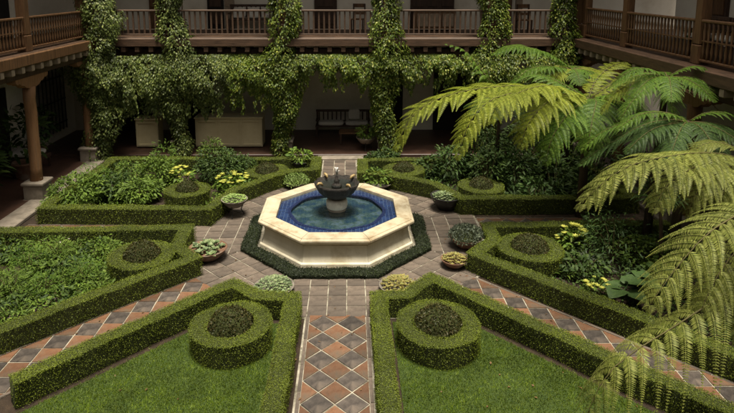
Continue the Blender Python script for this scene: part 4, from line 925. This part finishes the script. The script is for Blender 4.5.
# ------------------------------------------------------------------ tree ferns
def catmull(pts, n):
    pts = [Vector(p) for p in pts]; q = [pts[0]*2-pts[1]]+pts+[pts[-1]*2-pts[-2]]; out = []; m = len(pts)-1
    for i in range(n+1):
        u = i/n*m; k = min(int(u), m-1); t = u-k; a, b, c_, d = q[k:k+4]
        out.append(.5*((2*b)+(c_-a)*t+(2*a-5*b+4*c_-d)*t*t+(3*b-a-3*c_+d)*t**3))
    return out
def frond(o, pts, plen, mat, npin=20, npl=40, start=.05, droop=.46, pw=.105, name='frond'):
    """one bipinnate frond: curved rachis, drooping pinnae, comb of pinnules"""
    hub = o.location; path = catmull(pts, 40); A = np.array([p-hub for p in path])
    seg = np.linalg.norm(np.diff(A, axis=0), axis=1); cum = np.concatenate([[0], np.cumsum(seg)]); tot = cum[-1]
    m = MB(); m.tube([tuple(a) for a in A[::4]], [.014*(1-.85*i/10) for i in range(11)], 5); r = m.build(name, M['rachis'], o, True)
    PP, DD, NN, LL, WW = [], [], [], [], []; up = arr(0, 0, 1)
    for i in range(npin):
        t = start+(1-start)*(i+.5)/npin; s = t*tot; P0 = np.array([np.interp(s, cum, A[:, k]) for k in range(3)]); P1 = np.array([np.interp(min(s+.05, tot), cum, A[:, k]) for k in range(3)]); Pm = np.array([np.interp(max(s-.05, 0), cum, A[:, k]) for k in range(3)])
        T = P1-Pm; T /= np.linalg.norm(T); S = np.cross(T, up); S /= max(np.linalg.norm(S), .05); Nf = np.cross(S, T)
        prof = min(1, .35+1.6*(t-start)/(1-start))*(1-((t-start)/(1-start))**3.2)**.8; L = plen*max(prof, .10)*rng.uniform(.92, 1.05)
        for sg in (-1, 1):
            d0 = S*sg*.90+T*(.42+rng.uniform(-.10, .14))+Nf*(.16+rng.uniform(-.10, .12)); dr_ = droop*rng.uniform(.75, 1.25); d0 /= np.linalg.norm(d0); k = max(6, int(npl*(.35+.65*L/plen)))
            u = (np.arange(k)+.5)/k; w_ = u[:, None]
            Q = P0+d0*L*(w_-.22*w_**2*dr_)+np.array([0, 0, -1])*L*dr_*w_**2+T*L*(.14+.1*math.sin(i*1.7))*w_**2
            Dp = d0+np.array([0, 0, -1])*2*dr_*w_+T*.2*w_; Dp = unit(Dp)
            side = unit(np.cross(Dp, np.broadcast_to(Nf, Dp.shape))); nr = np.cross(side, Dp)
            pl = pw*(plen/.6)*np.clip(1.12-1.05*u**1.25, .07, 1)*np.clip(.5+u*6, 0, 1)
            for s2 in (-1, 1):
                PP.append(Q); DD.append(side*s2+Dp*.42-nr*.40+rng.normal(size=Q.shape)*.06); NN.append(nr); LL.append(pl); WW.append(np.full(k, L/k*.92))
            PP.append(Q); DD.append(Dp); NN.append(nr); LL.append(np.full(k, L/k*1.3)); WW.append(np.full(k, .012))
    V, F = leaf_quads(np.concatenate(PP), np.concatenate(DD), np.concatenate(NN), np.concatenate(LL), np.concatenate(WW), .02)
    link('leaflets', npmesh('leaflets', V, F, M[mat]), r); return r
def fern(hub, base_xy, label, fronds, group='tree ferns', trunk_r=.09):
    o = empty('tree_fern', hub, label, 'fern', group); bx, by = base_xy; h = hub.z
    m = MB(); m.tube([(bx-hub.x, by-hub.y, -h), ((bx-hub.x)*.7, (by-hub.y)*.7, -h*.6), ((bx-hub.x)*.25, (by-hub.y)*.25, -h*.25), (0, 0, .02)], [trunk_r*1.5, trunk_r*1.1, trunk_r, trunk_r*.9], 10); m.build('trunk', M['bark'], o, True)
    for pts, pl, mt, kw in fronds: frond(o, [hub]+pts, pl, mt, **kw)
    return o
def radial(hub, az, L, rise, fall, tipdrop=0):
    e = Vector((math.cos(az), math.sin(az), 0)); return [hub+e*L*t+Vector((0, 0, L*(rise*t-fall*t*t))) for t in (.25, .5, .75, 1.0)]
hA = W(588, 100, 13.7)
fern(hA, (hA.x+.05, hA.y+.1), 'large tree fern with long yellow green fronds arching over the shady bed', [
    ([W(525, 86, 13.2), W(460, 92, 12.8), W(416, 112, 12.5), W(394, 150, 12.3)], .98, 'fern_y', dict(droop=.40, npin=23)),
    ([W(535, 92, 12.8), W(495, 98, 12.2), W(470, 122, 11.9), W(456, 160, 11.7)], .82, 'fern_y', dict(droop=.38, npin=23, pw=.11)),
    ([W(555, 86, 13.0), W(525, 90, 12.5), W(500, 104, 12.1), W(484, 124, 11.9)], .92, 'fern_y', {}),
    ([W(565, 96, 12.9), W(545, 104, 12.4), W(528, 124, 12.1), W(520, 148, 12.0)], .82, 'fern_y', {}),
    ([W(580, 104, 12.9), W(566, 116, 12.4), W(552, 138, 12.1), W(545, 165, 12.0)], .68, 'fern_g', {}),
    ([W(596, 100, 12.9), W(594, 112, 12.4), W(590, 132, 12.1), W(588, 155, 12.0)], .66, 'fern_g', {}),
    ([W(612, 94, 13.2), W(632, 98, 12.9), W(648, 115, 12.7), W(656, 140, 12.6)], .66, 'fern_g', {}),
    ([W(612, 84, 13.8), W(640, 76, 13.9), W(662, 82, 13.9), W(684, 100, 13.8)], .62, 'fern_y', {}),
    ([W(596, 80, 14.4), W(612, 66, 14.8), W(630, 62, 15.2), W(650, 66, 15.5)], .60, 'fern_y', {}),
    ([W(570, 88, 14.3), W(545, 76, 14.8), W(525, 76, 15.1), W(505, 88, 15.3)], .60, 'fern_g', {})] +
    [(radial(hA, a, L_, .30, .62), .55, mt, {}) for a, L_, mt in ((3.5, 1.7, 'fern_y'), (4.0, 1.5, 'fern_g'), (4.6, 1.8, 'fern_g'), (5.1, 1.5, 'fern_d'), (5.7, 1.7, 'fern_g'), (6.1, 1.4, 'fern_d'), (.6, 1.6, 'fern_g'), (1.3, 1.5, 'fern_g'), (2.2, 1.6, 'fern_y'))])
hB = W(572, 70, 16.2)
fern(hB, (hB.x, hB.y+.2), 'tree fern with star shaped mid green crown below the back gallery deck', [
    ([W(552, 56, 16.0), W(532, 48, 15.9), W(512, 46, 15.8), W(492, 54, 15.7)], .75, 'fern_g', dict(droop=.5)),
    ([W(550, 66, 15.6), W(532, 68, 15.4), W(518, 78, 15.3), W(508, 92, 15.2)], .55, 'fern_g', {})] +
    [(radial(hB, a, 1.15, .35, .55), .42, 'fern_g' if i % 3 else 'fern_y', dict(npin=17, npl=26)) for i, a in enumerate(np.arange(.2, 6.3, .62))])
hG = W(500, 100, 16.6)
fern(hG, (hG.x, hG.y+.1), 'slender tree fern with one tall frond reaching up beside the vine column', [
    ([W(492, 84, 15.3), W(480, 68, 15.4), W(464, 50, 15.5), W(444, 43, 15.6)], .50, 'fern_g', dict(droop=.7))] +
    [(radial(hG, a, 1.1, .3, .6), .40, 'fern_d', dict(npin=15, npl=26)) for a in (3.6, 4.4, 5.2, 2.6)], trunk_r=.05)
hC = W(667, 77, 12.2)
fern(hC, (hC.x-.1, hC.y+.1), 'bright green tree fern just below the right gallery deck', [
    ([W(655, 71, 12.1), W(642, 68, 12.0), W(628, 72, 11.9), W(612, 84, 11.9)], .36, 'fern_g', dict(npin=18, npl=26)),
    ([W(680, 70, 12.1), W(692, 66, 12.0), W(704, 68, 11.9), W(716, 76, 11.8)], .30, 'fern_g', dict(npin=18, npl=26)),
    ([W(666, 84, 11.8), W(668, 94, 11.6), W(672, 106, 11.5), W(678, 122, 11.4)], .40, 'fern_g', dict(npin=18, npl=26)),
    ([W(656, 82, 11.8), W(643, 90, 11.6), W(630, 104, 11.5), W(620, 120, 11.4)], .42, 'fern_g', dict(npin=18, npl=26)),
    ([W(675, 88, 11.9), W(690, 90, 11.8), W(706, 98, 11.7), W(720, 112, 11.6)], .34, 'fern_dead', dict(npin=17, npl=22)),
    ([W(650, 80, 12.3), W(630, 84, 12.3), W(612, 96, 12.3), W(600, 114, 12.3)], .45, 'fern_y', dict(npin=18, npl=26))] +
    [(radial(hC, a, 1.2, .3, .55), .38, 'fern_g', dict(npin=17, npl=22)) for a in (1.2, 2.2, 3.0, 3.7, 4.3, 5.0, 5.6)], trunk_r=.07)
hK = W(688, 122, 11.2)
fern(hK, (hK.x, hK.y+.1), 'darker tree fern spreading against the right gallery wall', [
    ([W(702, 114, 11.1), W(716, 112, 11.0), W(732, 114, 10.9), W(750, 124, 10.8)], .32, 'fern_g', dict(npin=19, npl=26, droop=.4)),
    ([W(698, 122, 11.0), W(708, 124, 10.8), W(718, 130, 10.7), W(728, 142, 10.6)], .28, 'fern_d', dict(npin=17, npl=22)),
    ([W(672, 114, 11.0), W(655, 112, 10.9), W(636, 116, 10.8), W(616, 130, 10.7)], .40, 'fern_g', dict(npin=18, npl=26)),
    ([W(672, 124, 10.9), W(655, 128, 10.7), W(640, 138, 10.6), W(625, 154, 10.5)], .42, 'fern_d', dict(npin=18, npl=26)),
    ([W(680, 132, 10.8), W(670, 142, 10.6), W(660, 156, 10.5), W(652, 172, 10.5)], .42, 'fern_d', dict(npin=18, npl=26)),
    ([W(660, 130, 11.6), W(630, 136, 11.8), W(604, 146, 11.9), W(578, 166, 11.9)], .50, 'fern_d', dict(npin=19, npl=26)),
    ([W(655, 122, 11.6), W(628, 122, 11.8), W(602, 132, 11.9), W(580, 150, 11.9)], .45, 'fern_g', dict(npin=18, npl=26))] +
    [(radial(hK, a, 1.4, .25, .6), .40, 'fern_d', dict(npin=17, npl=22)) for a in (1.6, 2.5, 3.0, 3.5, 4.0, 4.6, 5.2, 5.8)], trunk_r=.08)
hD = W(752, 162, 9.7)
fern(hD, (hD.x+.1, hD.y+.1), 'tree fern with yellow fronds hanging above the slim sapling', [
    ([W(715, 153, 9.4), W(670, 156, 9.1), W(620, 170, 8.9), W(576, 208, 8.8)], .80, 'fern_p', dict(droop=.55)),
    ([W(722, 160, 9.2), W(692, 168, 8.9), W(668, 184, 8.8), W(652, 212, 8.7)], .68, 'fern_p', dict(droop=.55)),
    ([W(732, 166, 9.1), W(712, 176, 8.8), W(696, 194, 8.7), W(686, 218, 8.7)], .62, 'fern_p', dict(droop=.55)),
    ([W(742, 170, 9.0), W(730, 182, 8.7), W(720, 200, 8.6), W(714, 224, 8.6)], .50, 'fern_p', {}),
    ([W(752, 175, 8.9), W(748, 190, 8.6), W(744, 210, 8.5), W(740, 232, 8.5)], .50, 'fern_p', {}),
    ([W(735, 148, 9.8), W(716, 142, 9.9), W(700, 146, 9.9), W(688, 158, 9.9)], .42, 'fern_p', {})], trunk_r=.09)
hE = W(808, 222, 5.9)
fern(hE, (hE.x+.1, hE.y+.1), 'tree fern whose big feathery fronds hang over the right front hedge', [
    ([W(762, 208, 5.7), W(715, 228, 5.5), W(678, 266, 5.4), W(646, 310, 5.3)], .60, 'fern_p', dict(npin=21, npl=42, droop=.5, pw=.080)),
    ([W(775, 255, 5.5), W(725, 293, 5.3), W(672, 328, 5.15), W(622, 360, 5.05), W(596, 392, 5.0), W(584, 430, 5.0)], .62, 'fern_p', dict(npin=21, npl=46, droop=1.0, pw=.080)),
    ([W(775, 228, 5.6), W(742, 246, 5.4), W(716, 278, 5.3), W(698, 318, 5.2)], .50, 'fern_p', dict(npin=21, npl=42, pw=.080)),
    ([W(785, 245, 5.5), W(764, 270, 5.3), W(748, 305, 5.2), W(738, 345, 5.1)], .50, 'fern_p', dict(npin=20, npl=40, pw=.080))], trunk_r=.11)

# ------------------------------------------------------------------ fallen leaves
n = 260; P = np.stack([rng.uniform(-4.6, 4.8, n), rng.uniform(6.2, 14.5, n), np.full(n, .03)], 1); P = P[np.hypot(P[:, 0]-CX, P[:, 1]-CY) > 2.35]; n = len(P)
V, F = leaf_quads(P, unit(rand_dirs(n)*arr(1, 1, .15)), unit(arr(0, 0, 1)+rand_dirs(n)*.3), rng.uniform(.03, .07, n), rng.uniform(.015, .035, n), .1)
tag(link('fallen_leaves', npmesh('fallen_leaves', V, F, M['fern_dead'])), 'scattered dry leaves fallen on the paths and lawns', 'leaves', kind='stuff')
